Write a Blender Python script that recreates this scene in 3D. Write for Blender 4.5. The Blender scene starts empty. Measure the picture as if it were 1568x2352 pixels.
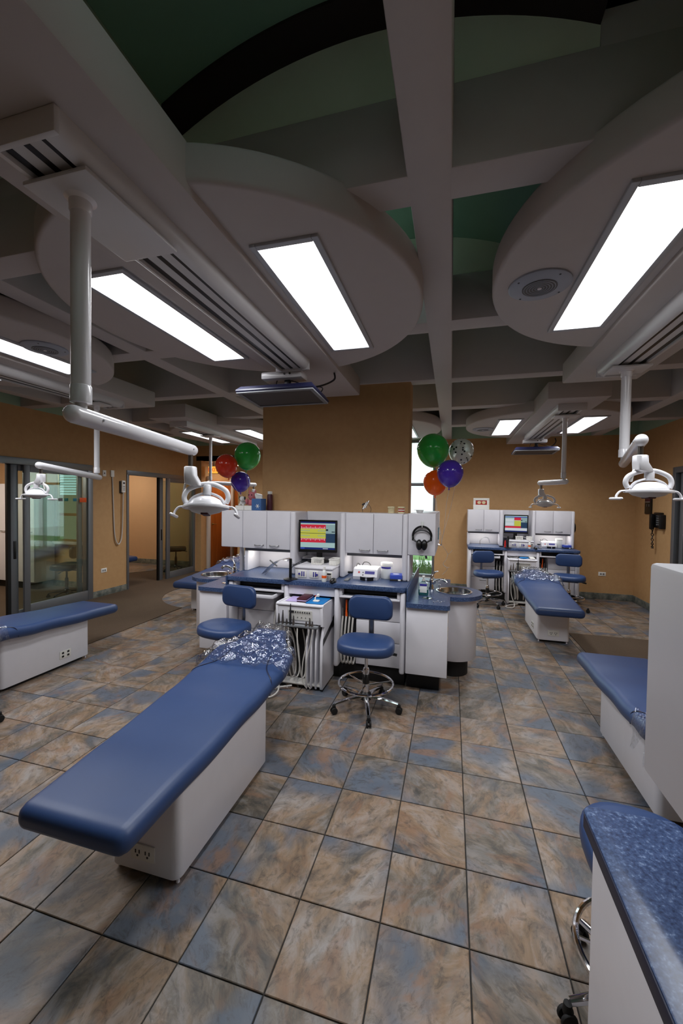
import bpy, bmesh, math, random
from mathutils import Vector, Matrix
from math import sin, cos, pi, radians

# ---------------------------------------------------------------- camera, world, exposure
scn = bpy.context.scene
COL = scn.collection
EYE = 1.6249
YAW, PITCH, ROLL = radians(15.327), radians(1.468), radians(0.810)
fw = Vector((-sin(YAW) * cos(PITCH), cos(YAW) * cos(PITCH), -sin(PITCH)))
r0 = Vector((cos(YAW), sin(YAW), 0))
u0 = r0.cross(fw)
rt = r0 * cos(ROLL) + u0 * sin(ROLL)
up = -r0 * sin(ROLL) + u0 * cos(ROLL)
cam_d = bpy.data.cameras.new('camera')
cam_d.sensor_fit = 'HORIZONTAL'
cam_d.sensor_width = 24.0
cam_d.lens = 24.0 * 920.96 / 1568
cam_d.clip_start = 0.02
cam = bpy.data.objects.new('camera', cam_d)
COL.objects.link(cam)
m = Matrix.Identity(4)
for i in range(3):
    m[i][0], m[i][1], m[i][2] = rt[i], up[i], -fw[i]
m[0][3], m[1][3], m[2][3] = 0, 0, EYE
cam.matrix_world = m
scn.camera = cam

world = bpy.data.worlds.new('overcast_sky')
scn.world = world
world.use_nodes = True
bg = world.node_tree.nodes['Background']
bg.inputs[0].default_value = (0.86, 0.94, 1.0, 1)
bg.inputs[1].default_value = 2.8

scn.view_settings.view_transform = 'Standard'
scn.view_settings.look = 'None'
scn.view_settings.gamma = 1.0
scn.view_settings.use_curve_mapping = False
scn.view_settings.exposure = 0.0
scn.cycles.max_bounces = 10
scn.cycles.diffuse_bounces = 5
scn.cycles.transparent_max_bounces = 24
PANEL_POWER = 4.0       # what the diffuser shows; the tube light below it does the lighting
TUBE_WATTS = 15.0

random.seed(7)

# ---------------------------------------------------------------- materials
def lin(c):
    return tuple(((v / 255) / 12.92 if v / 255 <= 0.04045 else ((v / 255 + 0.055) / 1.055) ** 2.4) for v in c)

class NT:
    def __init__(s, name):
        s.m = bpy.data.materials.new(name)
        s.m.use_nodes = True
        s.t = s.m.node_tree
        s.b = s.t.nodes['Principled BSDF']
        s.out = s.t.nodes['Material Output']
    def n(s, typ, **kw):
        nd = s.t.nodes.new(typ)
        for k, v in kw.items():
            if k in nd.inputs:
                nd.inputs[k].default_value = v
            else:
                setattr(nd, k, v)
        return nd
    def l(s, a, b):
        s.t.links.new(a, b)
    def ramp(s, src, stops):
        r = s.n('ShaderNodeValToRGB')
        e = r.color_ramp.elements
        while len(e) < len(stops):
            e.new(0.5)
        for k, (p, c) in zip(e, stops):
            k.position = p
            k.color = (*c, 1) if len(c) == 3 else c
        s.l(src, r.inputs[0])
        return r.outputs[0]
    def mix(s, f, a, b, mode='MIX'):
        x = s.n('ShaderNodeMix', data_type='RGBA', blend_type=mode)
        if isinstance(f, (int, float)):
            x.inputs[0].default_value = f
        else:
            s.l(f, x.inputs[0])
        for v, i in ((a, 6), (b, 7)):
            if isinstance(v, tuple):
                x.inputs[i].default_value = (*v, 1)
            else:
                s.l(v, x.inputs[i])
        return x.outputs[2]
    def noise(s, scale, detail=4, rough=0.55, vec=None, dist=0.0):
        x = s.n('ShaderNodeTexNoise')
        x.inputs['Scale'].default_value = scale
        x.inputs['Detail'].default_value = detail
        x.inputs['Roughness'].default_value = rough
        x.inputs['Distortion'].default_value = dist
        if vec is None:
            vec = s.pos()
        s.l(vec, x.inputs['Vector'])
        return x.outputs[0]
    def pos(s):
        return s.n('ShaderNodeNewGeometry').outputs['Position']
    def obj(s):
        return s.n('ShaderNodeTexCoord').outputs['Object']
    def bump(s, h, strength=0.2, dist=0.002):
        x = s.n('ShaderNodeBump')
        x.inputs['Strength'].default_value = strength
        x.inputs['Distance'].default_value = dist
        s.l(h, x.inputs['Height'])
        s.l(x.outputs[0], s.b.inputs['Normal'])

MATS = {}
def plain(name, rgb, rough=0.5, metal=0.0, spec=0.5, var=0.04, coat=0.0):
    if name in MATS:
        return MATS[name]
    t = NT(name)
    c = lin(rgb)
    n = t.noise(9.0, 3)
    t.l(t.mix(n, tuple(v * (1 - var) for v in c), tuple(min(1, v * (1 + var)) for v in c)), t.b.inputs['Base Color'])
    t.b.inputs['Roughness'].default_value = rough
    t.b.inputs['Metallic'].default_value = metal
    t.b.inputs['Specular IOR Level'].default_value = spec
    t.b.inputs['Coat Weight'].default_value = coat
    MATS[name] = t.m
    return t.m

def emit_mat(name, rgb, power):
    t = NT(name)
    e = t.n('ShaderNodeEmission')
    e.inputs[0].default_value = (*lin(rgb), 1)
    e.inputs[1].default_value = power
    t.l(e.outputs[0], t.out.inputs[0])
    MATS[name] = t.m
    return t.m

def glassy(name, rgb, clear, rough=0.02, bump=0.0, scale=20):
    """a thin sheet: transparent tint mixed with a mirror by fresnel"""
    t = NT(name)
    tr = t.n('ShaderNodeBsdfTransparent')
    tr.inputs[0].default_value = (*rgb, 1)
    gl = t.n('ShaderNodeBsdfGlossy')
    gl.inputs['Roughness'].default_value = rough
    fr = t.n('ShaderNodeLayerWeight')
    fr.inputs[0].default_value = 0.13
    mp = t.n('ShaderNodeMapRange')
    mp.inputs[3].default_value = 1 - clear
    mp.inputs[4].default_value = 0.85
    t.l(fr.outputs['Fresnel'], mp.inputs[0])
    mx = t.n('ShaderNodeMixShader')
    t.l(mp.outputs[0], mx.inputs[0])
    t.l(tr.outputs[0], mx.inputs[1])
    t.l(gl.outputs[0], mx.inputs[2])
    t.l(mx.outputs[0], t.out.inputs[0])
    if bump:
        b = t.n('ShaderNodeBump')
        b.inputs['Strength'].default_value = bump
        b.inputs['Distance'].default_value = 0.02
        t.l(t.noise(scale, 3, 0.5, dist=1.5), b.inputs['Height'])
        t.l(b.outputs[0], gl.inputs['Normal'])
        t.l(b.outputs[0], fr.inputs['Normal'])
    MATS[name] = t.m
    return t.m

def build_materials():
    t = NT('tan_wall_paint')
    n1, n2 = t.noise(1.6, 5, 0.6), t.noise(14, 4, 0.6)
    a = t.mix(n1, lin((180, 139, 92)), lin((194, 154, 107)))
    t.l(t.mix(t.ramp(n2, [(0.3, (0, 0, 0)), (0.8, (0.35,) * 3)]), a, lin((210, 172, 124))), t.b.inputs['Base Color'])
    t.b.inputs['Roughness'].default_value = 0.7
    t.bump(t.noise(60, 3), 0.15)
    MATS['tan'] = t.m

    t = NT('blue_speckled_laminate')
    n = t.noise(95, 3, 0.7)
    c = t.ramp(n, [(0.30, lin((34, 48, 80))), (0.47, lin((54, 73, 110))), (0.58, lin((68, 88, 126))), (0.70, lin((116, 136, 168)))])
    t.l(c, t.b.inputs['Base Color'])
    t.b.inputs['Roughness'].default_value = 0.33
    MATS['laminate'] = t.m

    t = NT('brown_carpet_pile')
    n = t.noise(160, 3, 0.8)
    t.l(t.mix(t.noise(2.5, 3), t.ramp(n, [(0.3, lin((66, 54, 44))), (0.7, lin((112, 96, 80)))]), lin((84, 70, 58))), t.b.inputs['Base Color'])
    t.b.inputs['Roughness'].default_value = 0.95
    t.b.inputs['Specular IOR Level'].default_value = 0.1
    t.bump(n, 0.6, 0.004)
    MATS['carpet'] = t.m

    t = NT('blue_vinyl')
    n = t.noise(3.0, 4)
    t.l(t.mix(n, lin((37, 58, 98)), lin((44, 68, 112))), t.b.inputs['Base Color'])
    t.b.inputs['Roughness'].default_value = 0.42
    t.bump(t.noise(260, 2, 0.6), 0.12, 0.001)
    MATS['vinyl'] = t.m

    # slate look floor tile: every tile gets its own offset and turn of the pattern
    t = NT('slate_floor_tile')
    oi, gm = t.n('ShaderNodeObjectInfo'), t.n('ShaderNodeNewGeometry')
    add = t.n('ShaderNodeMath', operation='ADD')
    t.l(oi.outputs['Random'], add.inputs[0])
    t.l(gm.outputs['Random Per Island'], add.inputs[1])
    wn = t.n('ShaderNodeTexWhiteNoise', noise_dimensions='1D')
    sc = t.n('ShaderNodeMath', operation='MULTIPLY')
    sc.inputs[1].default_value = 37.7
    t.l(add.outputs[0], sc.inputs[0])
    t.l(sc.outputs[0], wn.inputs['W'])
    off = t.n('ShaderNodeVectorMath', operation='SCALE')
    off.inputs['Scale'].default_value = 40
    t.l(wn.outputs['Color'], off.inputs[0])
    va = t.n('ShaderNodeVectorMath', operation='ADD')
    t.l(gm.outputs['Position'], va.inputs[0])
    t.l(off.outputs[0], va.inputs[1])
    rot = t.n('ShaderNodeVectorRotate', rotation_type='Z_AXIS')
    am = t.n('ShaderNodeMath', operation='MULTIPLY')
    am.inputs[1].default_value = 6.28
    t.l(wn.outputs['Value'], am.inputs[0])
    t.l(va.outputs[0], rot.inputs['Vector'])
    t.l(am.outputs[0], rot.inputs['Angle'])
    st = t.n('ShaderNodeVectorMath', operation='MULTIPLY')
    st.inputs[1].default_value = (1.0, 1.7, 1.0)
    t.l(rot.outputs[0], st.inputs[0])
    v = st.outputs[0]
    big = t.noise(1.9, 4, 0.55, v, 0.6)
    mid = t.noise(5.0, 6, 0.68, v, 1.2)
    fin = t.noise(16.0, 6, 0.75, v, 0.8)
    blu = t.noise(2.6, 3, 0.5, rot.outputs[0], 0.3)
    base = t.ramp(big, [(0.34, lin((78, 84, 80))), (0.44, lin((150, 142, 134))), (0.54, lin((202, 156, 108))), (0.66, lin((206, 196, 190)))])
    warm = t.ramp(mid, [(0.36, lin((84, 78, 70))), (0.48, lin((168, 144, 116))), (0.60, lin((206, 194, 186)))])
    c = t.mix(0.5, base, warm)
    c = t.mix(t.ramp(blu, [(0.50, (0, 0, 0)), (0.62, (0.85,) * 3)]), c, lin((112, 130, 154)))
    c = t.mix(t.ramp(t.noise(3.3, 4, 0.6, v, 0.9), [(0.54, (0, 0, 0)), (0.68, (0.7,) * 3)]), c, lin((180, 128, 86)))
    c = t.mix(t.ramp(fin, [(0.34, (0.6,) * 3), (0.50, (0, 0, 0))]), c, lin((84, 78, 72)))
    hs = t.n('ShaderNodeHueSaturation')
    hs.inputs['Saturation'].default_value = 0.86
    hs.inputs['Value'].default_value = 0.47
    t.l(c, hs.inputs['Color'])
    c = hs.outputs[0]
    t.l(c, t.b.inputs['Base Color'])
    t.b.inputs['Roughness'].default_value = 0.42
    t.b.inputs['Specular IOR Level'].default_value = 0.4
    t.bump(t.noise(26, 5, 0.7, v), 0.25, 0.003)
    MATS['tile'] = t.m

    t = NT('slate_baseboard')
    n = t.noise(9, 5, 0.65)
    t.l(t.ramp(n, [(0.3, lin((62, 66, 62))), (0.5, lin((104, 110, 104))), (0.7, lin((150, 146, 134)))]), t.b.inputs['Base Color'])
    t.b.inputs['Roughness'].default_value = 0.5
    MATS['slate'] = t.m

    t = NT('stained_wood_door')
    mp = t.n('ShaderNodeMapping')
    mp.inputs['Scale'].default_value = (22, 22, 1.2)
    t.l(t.pos(), mp.inputs[0])
    t.l(t.ramp(t.noise(1.5, 5, 0.6, mp.outputs[0], 0.6), [(0.3, lin((150, 76, 26))), (0.7, lin((190, 108, 44)))]), t.b.inputs['Base Color'])
    t.b.inputs['Roughness'].default_value = 0.35
    MATS['wood'] = t.m

    t = NT('stainless_brushed')
    mp = t.n('ShaderNodeMapping')
    mp.inputs['Scale'].default_value = (200, 200, 4)
    t.l(t.obj(), mp.inputs[0])
    t.l(t.ramp(t.noise(2, 2, 0.5, mp.outputs[0]), [(0.3, (0.55,) * 3), (0.7, (0.8,) * 3)]), t.b.inputs['Base Color'])
    t.b.inputs['Metallic'].default_value = 1
    t.b.inputs['Roughness'].default_value = 0.18
    MATS['steel'] = t.m

    t = NT('starry_white_balloon')
    vo = t.n('ShaderNodeTexVoronoi')
    vo.inputs['Scale'].default_value = 26
    t.l(t.pos(), vo.inputs['Vector'])
    t.l(t.ramp(vo.outputs['Distance'], [(0.26, lin((20, 30, 34))), (0.32, lin((236, 246, 241)))]), t.b.inputs['Base Color'])
    t.b.inputs['Roughness'].default_value = 0.18
    t.b.inputs['Transmission Weight'].default_value = 0.2
    MATS['b_white'] = t.m

    plain('white', (224, 222, 228), 0.38)
    plain('cream', (226, 224, 218), 0.45)
    plain('beam', (186, 180, 178), 0.75)
    plain('ceil_green', (160, 186, 162), 0.8)
    plain('vault_mint', (218, 228, 206), 0.8)
    plain('vault_green', (120, 158, 134), 0.8)
    plain('frame_metal', (176, 180, 186), 0.45, 0.2)
    plain('speaker_grey', (160, 168, 182), 0.5)
    plain('grille_grey', (92, 92, 94), 0.6)
    plain('vault_dark', (26, 12, 10), 0.6)
    plain('black', (14, 14, 16), 0.35)
    plain('rubber', (10, 10, 11), 0.7)
    plain('toe', (12, 11, 11), 0.6)
    plain('chrome', (225, 225, 228), 0.08, 1.0)
    plain('nickel', (150, 148, 146), 0.3, 1.0)
    plain('alu', (128, 132, 138), 0.42, 0.6)
    plain('lampwhite', (226, 226, 230), 0.25, coat=0.3)
    plain('trackwhite', (206, 206, 208), 0.4)
    plain('grey', (120, 122, 126), 0.5)
    plain('dark', (40, 40, 44), 0.5)
    plain('grout', (40, 38, 36), 0.9)
    plain('hose', (200, 196, 190), 0.45)
    plain('seam', (14, 22, 52), 0.5)
    plain('navyplastic', (22, 24, 52), 0.35)
    plain('red', (190, 30, 26), 0.4)
    plain('orange', (236, 92, 20), 0.5)
    plain('teal', (30, 130, 150), 0.5)
    plain('purple_label', (52, 44, 140), 0.5)
    plain('blue_tray', (20, 120, 190), 0.5)
    plain('lilac', (196, 178, 226), 0.6)
    plain('tissuebox', (64, 104, 160), 0.6)
    plain('pink', (214, 130, 140), 0.85)
    plain('plushwhite', (225, 224, 222), 0.9)
    plain('maroon', (72, 26, 38), 0.5)
    plain('bone', (214, 200, 160), 0.5)
    plain('gum', (168, 40, 30), 0.4)
    plain('paper', (236, 234, 228), 0.7)
    plain('glovebox', (52, 76, 176), 0.5)
    plain('mint', (20, 120, 110), 0.2)
    plain('tub', (222, 224, 222), 0.35)
    plain('brass', (180, 150, 90), 0.3, 0.8)
    plain('ext_path', (225, 225, 220), 0.9)
    plain('ext_grass', (96, 132, 72), 0.9)
    plain('cabtan', (206, 170, 130), 0.7)
    plain('teal_bar', (120, 190, 165), 0.5)
    for k, c in (('b_green', (62, 206, 92)), ('b_orange', (255, 140, 44)), ('b_purple', (92, 62, 206)), ('b_red', (246, 72, 46))):
        t = NT(k)
        t.l(t.mix(t.noise(5, 2), lin(c), tuple(v * 1.1 for v in lin(c))), t.b.inputs['Base Color'])
        t.b.inputs['Roughness'].default_value = 0.16
        t.b.inputs['Transmission Weight'].default_value = 0.06
        t.b.inputs['Subsurface Weight'].default_value = 0.25
        t.b.inputs['Subsurface Radius'].default_value = (0.05, 0.05, 0.05)
        t.b.inputs['Coat Weight'].default_value = 0.5
        tl = t.n('ShaderNodeBsdfTranslucent')
        tl.inputs[0].default_value = (*lin(c), 1)
        ms = t.n('ShaderNodeMixShader')
        ms.inputs[0].default_value = 0.45 if k == 'b_orange' else 0.14
        t.l(t.b.outputs[0], ms.inputs[1])
        t.l(tl.outputs[0], ms.inputs[2])
        t.l(ms.outputs[0], t.out.inputs[0])
        MATS[k] = t.m
    emit_mat('panel_light', (255, 253, 255), PANEL_POWER)
    emit_mat('niche_light', (255, 250, 238), 13.0)
    emit_mat('room_light', (255, 238, 218), 22.0)
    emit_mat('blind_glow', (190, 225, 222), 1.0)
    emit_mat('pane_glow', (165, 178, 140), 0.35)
    emit_mat('exit_glow', (255, 180, 70), 1.1)
    emit_mat('exit_red', (230, 70, 20), 0.9)
    for k, c in (('s_red', (214, 50, 70)), ('s_yellow', (206, 206, 84)), ('s_grey', (150, 176, 178)), ('s_slate', (50, 72, 100)), ('s_blue', (60, 80, 176)), ('s_pale', (176, 206, 206)), ('s_white', (220, 226, 232)), ('s_navy', (34, 46, 110)), ('s_ink', (40, 50, 60)), ('led', (220, 40, 30))):
        emit_mat(k, c, 0.72)
    glassy('pane', (0.86, 0.93, 0.90), 0.93)
    glassy('film', (0.92, 0.94, 0.97), 0.86, 0.035, 0.9, 15)
    glassy('tinted', (0.03, 0.10, 0.07), 0.9)
    glassy('acrylic', (0.95, 0.96, 0.97), 0.80, 0.05)
build_materials()

# ---------------------------------------------------------------- mesh building
class MB:
    """collects faces (world metres) that end up as ONE mesh object"""
    def __init__(s):
        s.v, s.f, s.mi = [], [], []
    def add(s, vs, fs, mi=0):
        b = len(s.v)
        s.v += [Vector(p) for p in vs]
        s.f += [tuple(i + b for i in f) for f in fs]
        s.mi += [mi] * len(fs)
        return s
    def box(s, x0, x1, y0, y1, z0, z1, mi=0):
        x0, x1 = min(x0, x1), max(x0, x1); y0, y1 = min(y0, y1), max(y0, y1); z0, z1 = min(z0, z1), max(z0, z1)
        return s.add([(x, y, z) for z in (z0, z1) for y in (y0, y1) for x in (x0, x1)],
                     [(0, 2, 3, 1), (4, 5, 7, 6), (0, 1, 5, 4), (2, 6, 7, 3), (0, 4, 6, 2), (1, 3, 7, 5)], mi)
    def rbox(s, x0, x1, y0, y1, z0, z1, r=0.006, seg=2, mi=0):
        x0, x1 = min(x0, x1), max(x0, x1); y0, y1 = min(y0, y1), max(y0, y1); z0, z1 = min(z0, z1), max(z0, z1)
        r = min(r, 0.49 * min(x1 - x0, y1 - y0, z1 - z0))
        bm = bmesh.new()
        bmesh.ops.create_cube(bm, size=1)
        for p in bm.verts:
            p.co = Vector(((x0 + x1) / 2 + p.co.x * (x1 - x0), (y0 + y1) / 2 + p.co.y * (y1 - y0), (z0 + z1) / 2 + p.co.z * (z1 - z0)))
        bmesh.ops.bevel(bm, geom=list(bm.edges), offset=r, segments=seg, profile=0.5, affect='EDGES')
        s.bm(bm, mi)
        return s
    def bm(s, bm, mi=0):
        bm.verts.index_update()
        s.add([p.co.copy() for p in bm.verts], [tuple(q.index for q in f.verts) for f in bm.faces], mi)
        bm.free()
    def prism(s, poly, z0, z1, r=0.0, mi=0, seg=2):
        """vertical extrusion of a counter-clockwise plan outline; r rounds the top and bottom rims"""
        bm = bmesh.new()
        vs = [bm.verts.new((x, y, z0)) for x, y in poly]
        f = bm.faces.new(vs)
        ex = bmesh.ops.extrude_face_region(bm, geom=[f])
        top = [e for e in ex['geom'] if isinstance(e, bmesh.types.BMVert)]
        for p in top:
            p.co.z = z1
        bmesh.ops.recalc_face_normals(bm, faces=list(bm.faces))
        if r:
            ed = [e for e in bm.edges if abs(e.verts[0].co.z - e.verts[1].co.z) < 1e-6]
            bmesh.ops.bevel(bm, geom=ed, offset=r, segments=seg, profile=0.5, affect='EDGES')
        s.bm(bm, mi)
        return s
    def ext(s, poly, axis, a, b, mi=0):
        """extrude a 2-D outline along x ('x': outline in y,z) or y ('y': outline in x,z)"""
        n = len(poly)
        P = (lambda p, t: (t, p[0], p[1])) if axis == 'x' else (lambda p, t: (p[0], t, p[1]))
        vs = [P(p, a) for p in poly] + [P(p, b) for p in poly]
        fs = [tuple(range(n)), tuple(range(2 * n - 1, n - 1, -1))] + [(i, i + n, (i + 1) % n + n, (i + 1) % n) for i in range(n)]
        return s.add(vs, fs, mi)
    def loft(s, rings, cap=True, closed=False, mi=0):
        n = len(rings[0])
        vs = [p for r in rings for p in r]
        fs = []
        m_ = len(rings)
        for i in range(m_ if closed else m_ - 1):
            for j in range(n):
                a, b = i * n, ((i + 1) % m_) * n
                fs.append((a + j, a + (j + 1) % n, b + (j + 1) % n, b + j))
        if cap and not closed:
            fs.append(tuple(range(n - 1, -1, -1)))
            fs.append(tuple(range((m_ - 1) * n, m_ * n)))
        return s.add(vs, fs, mi)
    def tube(s, pts, r, n=8, cap=True, closed=False, mi=0, squash=1.0):
        pts = [Vector(p) for p in pts]
        m_ = len(pts)
        rr = r if isinstance(r, (list, tuple)) else [r] * m_
        tang = []
        for i in range(m_):
            a = pts[(i - 1) % m_] if closed else pts[max(i - 1, 0)]
            b = pts[(i + 1) % m_] if closed else pts[min(i + 1, m_ - 1)]
            tang.append((b - a).normalized())
        t0 = tang[0]
        nrm = t0.cross(Vector((0, 0, 1)))
        if nrm.length < 1e-3:
            nrm = t0.cross(Vector((0, 1, 0)))
        nrm.normalize()
        rings = []
        for i in range(m_):
            t = tang[i]
            nrm = (nrm - t * nrm.dot(t))
            if nrm.length < 1e-6:
                nrm = t.orthogonal()
            nrm.normalize()
            bi = t.cross(nrm)
            rings.append([pts[i] + nrm * (cos(2 * pi * k / n) * rr[i]) + bi * (sin(2 * pi * k / n) * rr[i] * squash) for k in range(n)])
        return s.loft(rings, cap, closed, mi)
    def capsule(s, a, b, r, n=14, mi=0):
        a, b = Vector(a), Vector(b)
        d = (b - a).normalized()
        pts, rr = [], []
        for k in range(5):
            t = pi / 2 * k / 4
            pts.append(a - d * r * cos(t)); rr.append(max(r * sin(t), r * 0.05))
        for k in range(5):
            t = pi / 2 * k / 4
            pts.append(b + d * r * sin(t)); rr.append(max(r * cos(t), r * 0.05))
        return s.tube(pts, rr, n, True, False, mi)
    def lathe(s, prof, c=(0, 0, 0), n=20, mi=0, mat=None):
        c = Vector(c)
        rings = []
        for r, z in prof:
            ring = [Vector((max(r, 1e-4) * cos(2 * pi * k / n), max(r, 1e-4) * sin(2 * pi * k / n), z)) for k in range(n)]
            rings.append([c + (mat @ p if mat else p) for p in ring])
        return s.loft(rings, True, False, mi)
    def quad(s, a, b, c, d, mi=0):
        return s.add([a, b, c, d], [(0, 1, 2, 3)], mi)
    def xf(s, M):
        s.v = [M @ p for p in s.v]
        return s
    def join(s, o, mi=None):
        b = len(s.v)
        s.v += o.v
        s.f += [tuple(i + b for i in f) for f in o.f]
        s.mi += [mi if mi is not None else k for k in o.mi]
        return s

ORIG = {}
def emit(name, mb, mat, parent=None, label=None, smooth=True, local=False, angle=38):
    me = bpy.data.meshes.new(name)
    vs = mb.v
    if parent is not None and not local:
        inv = ORIG[parent.name].inverted()
        vs = [inv @ p for p in vs]
    me.from_pydata([tuple(p) for p in vs], [], mb.f)
    mats = mat if isinstance(mat, (list, tuple)) else [mat]
    for k in mats:
        me.materials.append(MATS[k])
    if len(mats) > 1:
        me.polygons.foreach_set('material_index', mb.mi)
    if smooth:
        me.polygons.foreach_set('use_smooth', [True] * len(me.polygons))
        me.set_sharp_from_angle(angle=radians(angle))
    me.validate()
    o = bpy.data.objects.new(name, me)
    COL.objects.link(o)
    if parent is not None:
        o.parent = parent
        ORIG[o.name] = ORIG[parent.name].copy()
    else:
        ORIG[o.name] = Matrix.Identity(4)
    if label:
        o['label'] = label
    return o

def thing(name, label, cat, loc=(0, 0, 0), rz=0.0, group=None):
    o = bpy.data.objects.new(name, None)
    o.empty_display_size = 0.05
    COL.objects.link(o)
    o.location = loc
    o.rotation_euler = (0, 0, rz)
    o['label'] = label
    o['category'] = cat
    if group:
        o['group'] = group
    ORIG[o.name] = Matrix.Translation(loc) @ Matrix.Rotation(rz, 4, 'Z')
    return o

def single(name, label, cat, mb, mat, group=None, loc=None, **kw):
    """a thing that is one mesh, its origin at its base"""
    if loc is None:
        xs = [p.x for p in mb.v]; ys = [p.y for p in mb.v]; zs = [p.z for p in mb.v]
        loc = ((min(xs) + max(xs)) / 2, (min(ys) + max(ys)) / 2, min(zs))
    mb.xf(Matrix.Translation((-loc[0], -loc[1], -loc[2])))
    o = emit(name, mb, mat, **kw)
    o.location = loc
    ORIG[o.name] = Matrix.Translation(loc)
    o['label'] = label
    o['category'] = cat
    if group:
        o['group'] = group
    return o

def struct(name, mb, mat, **kw):
    o = emit(name, mb, mat, **kw)
    o['kind'] = 'structure'
    return o

def dup(root, loc, rz, label, group=None):
    r = root.copy()
    COL.objects.link(r)
    r.location = loc
    r.rotation_euler = (0, 0, rz)
    r['label'] = label
    if group:
        r['group'] = group
    ORIG[r.name] = Matrix.Translation(loc) @ Matrix.Rotation(rz, 4, 'Z')
    for ch in list(root.children):
        c = ch.copy(); COL.objects.link(c); c.parent = r
        for g in list(ch.children):
            d = g.copy(); COL.objects.link(d); d.parent = c
    return r

def curve(pts, n=6, closed=False):
    """Catmull-Rom through the points"""
    P = [Vector(p) for p in pts]
    out = []
    m_ = len(P)
    for i in range(m_ if closed else m_ - 1):
        a, b, c, d = (P[(i - 1) % m_], P[i], P[(i + 1) % m_], P[(i + 2) % m_]) if closed else (P[max(i - 1, 0)], P[i], P[i + 1], P[min(i + 2, m_ - 1)])
        for k in range(n):
            t = k / n
            out.append(0.5 * ((2 * b) + (c - a) * t + (2 * a - 5 * b + 4 * c - d) * t * t + (3 * b - a - 3 * c + d) * t ** 3))
    if not closed:
        out.append(P[-1])
    return out

def arc(cx, cy, r, a0, a1, n):
    return [(cx + r * cos(a0 + (a1 - a0) * k / n), cy + r * sin(a0 + (a1 - a0) * k / n)) for k in range(n + 1)]
def rrect(x0, x1, y0, y1, r, n=4):
    return arc(x1 - r, y0 + r, r, -pi / 2, 0, n) + arc(x1 - r, y1 - r, r, 0, pi / 2, n) + arc(x0 + r, y1 - r, r, pi / 2, pi, n) + arc(x0 + r, y0 + r, r, pi, 1.5 * pi, n)

# ---------------------------------------------------------------- the room shell
T = 0.33
GX, GY = -0.2339, 2.4916
XL, XR, YF, YB = -5.55, 3.0, -2.6, 7.85
ZW, ZB, ZC = 2.83, 2.83, 3.22       # wall top, beam underside, flat ceiling
CX = (-3.62, -1.19, 1.20)           # the three columns of treatment places
CY = (2.19, 6.18)

def in_view(x, y, z, mg=0.12):
    d = Vector((x, y, z - EYE))
    q = d.dot(fw)
    if q < 0.05:
        return False
    return abs(d.dot(rt) / q) < 784 / 920.96 + mg and abs(d.dot(up) / q) < 1176 / 920.96 + mg

floor = struct('floor', MB().box(-9.2, XR + 0.3, YF - 0.2, 9.6, -0.12, -0.006), 'grout')
def tile_mb(x0, x1, y0, y1):
    g, c = 0.0025, 0.002
    return MB().loft([[(x0 + g + o, y0 + g + o, z), (x1 - g - o, y0 + g + o, z), (x1 - g - o, y1 - g - o, z), (x0 + g + o, y1 - g - o, z)] for o, z in ((0, -0.008), (0, -c), (c, 0.0))])
def under_carpet(x, y):
    m_ = 0.2
    if x < -3.86 - m_ and math.hypot(x + 3.72, y - 6.15) > 1.03 + m_:
        return True
    return x > 1.46 + m_ and 3.5 + m_ < y < 5.62 - m_
cells = []
for i in range(-16, 11):
    for j in range(-10, 18):
        x, y = GX + (i + 0.5) * T, GY + (j + 0.5) * T
        if x - T / 2 > XR or y - T / 2 > YB or x < XL or y < YF or under_carpet(x, y):
            continue
        cells.append((x, y, any(in_view(x + a * T / 2, y + b * T / 2, 0, 0.02) for a in (-1, 1) for b in (-1, 1))))
seen = sorted([c for c in cells if c[2]], key=lambda c: c[0] ** 2 + c[1] ** 2)
proto = None
for k, (x, y, s) in enumerate(seen[:300]):
    if proto is None:
        proto = emit('tile', tile_mb(-T / 2, T / 2, -T / 2, T / 2), 'tile', floor, local=True, smooth=False)
        o = proto
    else:
        o = proto.copy()
        COL.objects.link(o)
    o.location = (x, y, 0)
rest = MB()
for x, y, s in seen[300:] + [c for c in cells if not c[2]]:
    rest.join(tile_mb(x - T / 2, min(x + T / 2, XR), y - T / 2, min(y + T / 2, YB)))
o = emit('tile', rest, 'tile', floor, smooth=False)
o['kind'] = 'stuff'

a0 = math.asin(1.02 / 1.03)
left = [(XL, YF), (-3.86, YF)] + [(x, y) for x, y in arc(-3.72, 6.15, 1.03, -(pi - a0), -(pi + a0), 28)] + [(-3.86, YB), (-3.86, 7.95), (XL, 7.95)]
struct('floor_carpet', MB().prism(left, -0.004, 0.008, 0.003), 'carpet')
struct('floor_carpet', MB().prism([(1.46, 3.5), (XR, 3.5), (XR, 5.62), (1.46, 5.62)], -0.004, 0.008, 0.003), 'carpet')
struct('floor_carpet', MB().box(-9.1, XL, 0.9, 8.36, -0.004, 0.006).box(-5.55, -4.4, 7.95, 9.4, -0.004, 0.006), 'carpet')

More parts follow.
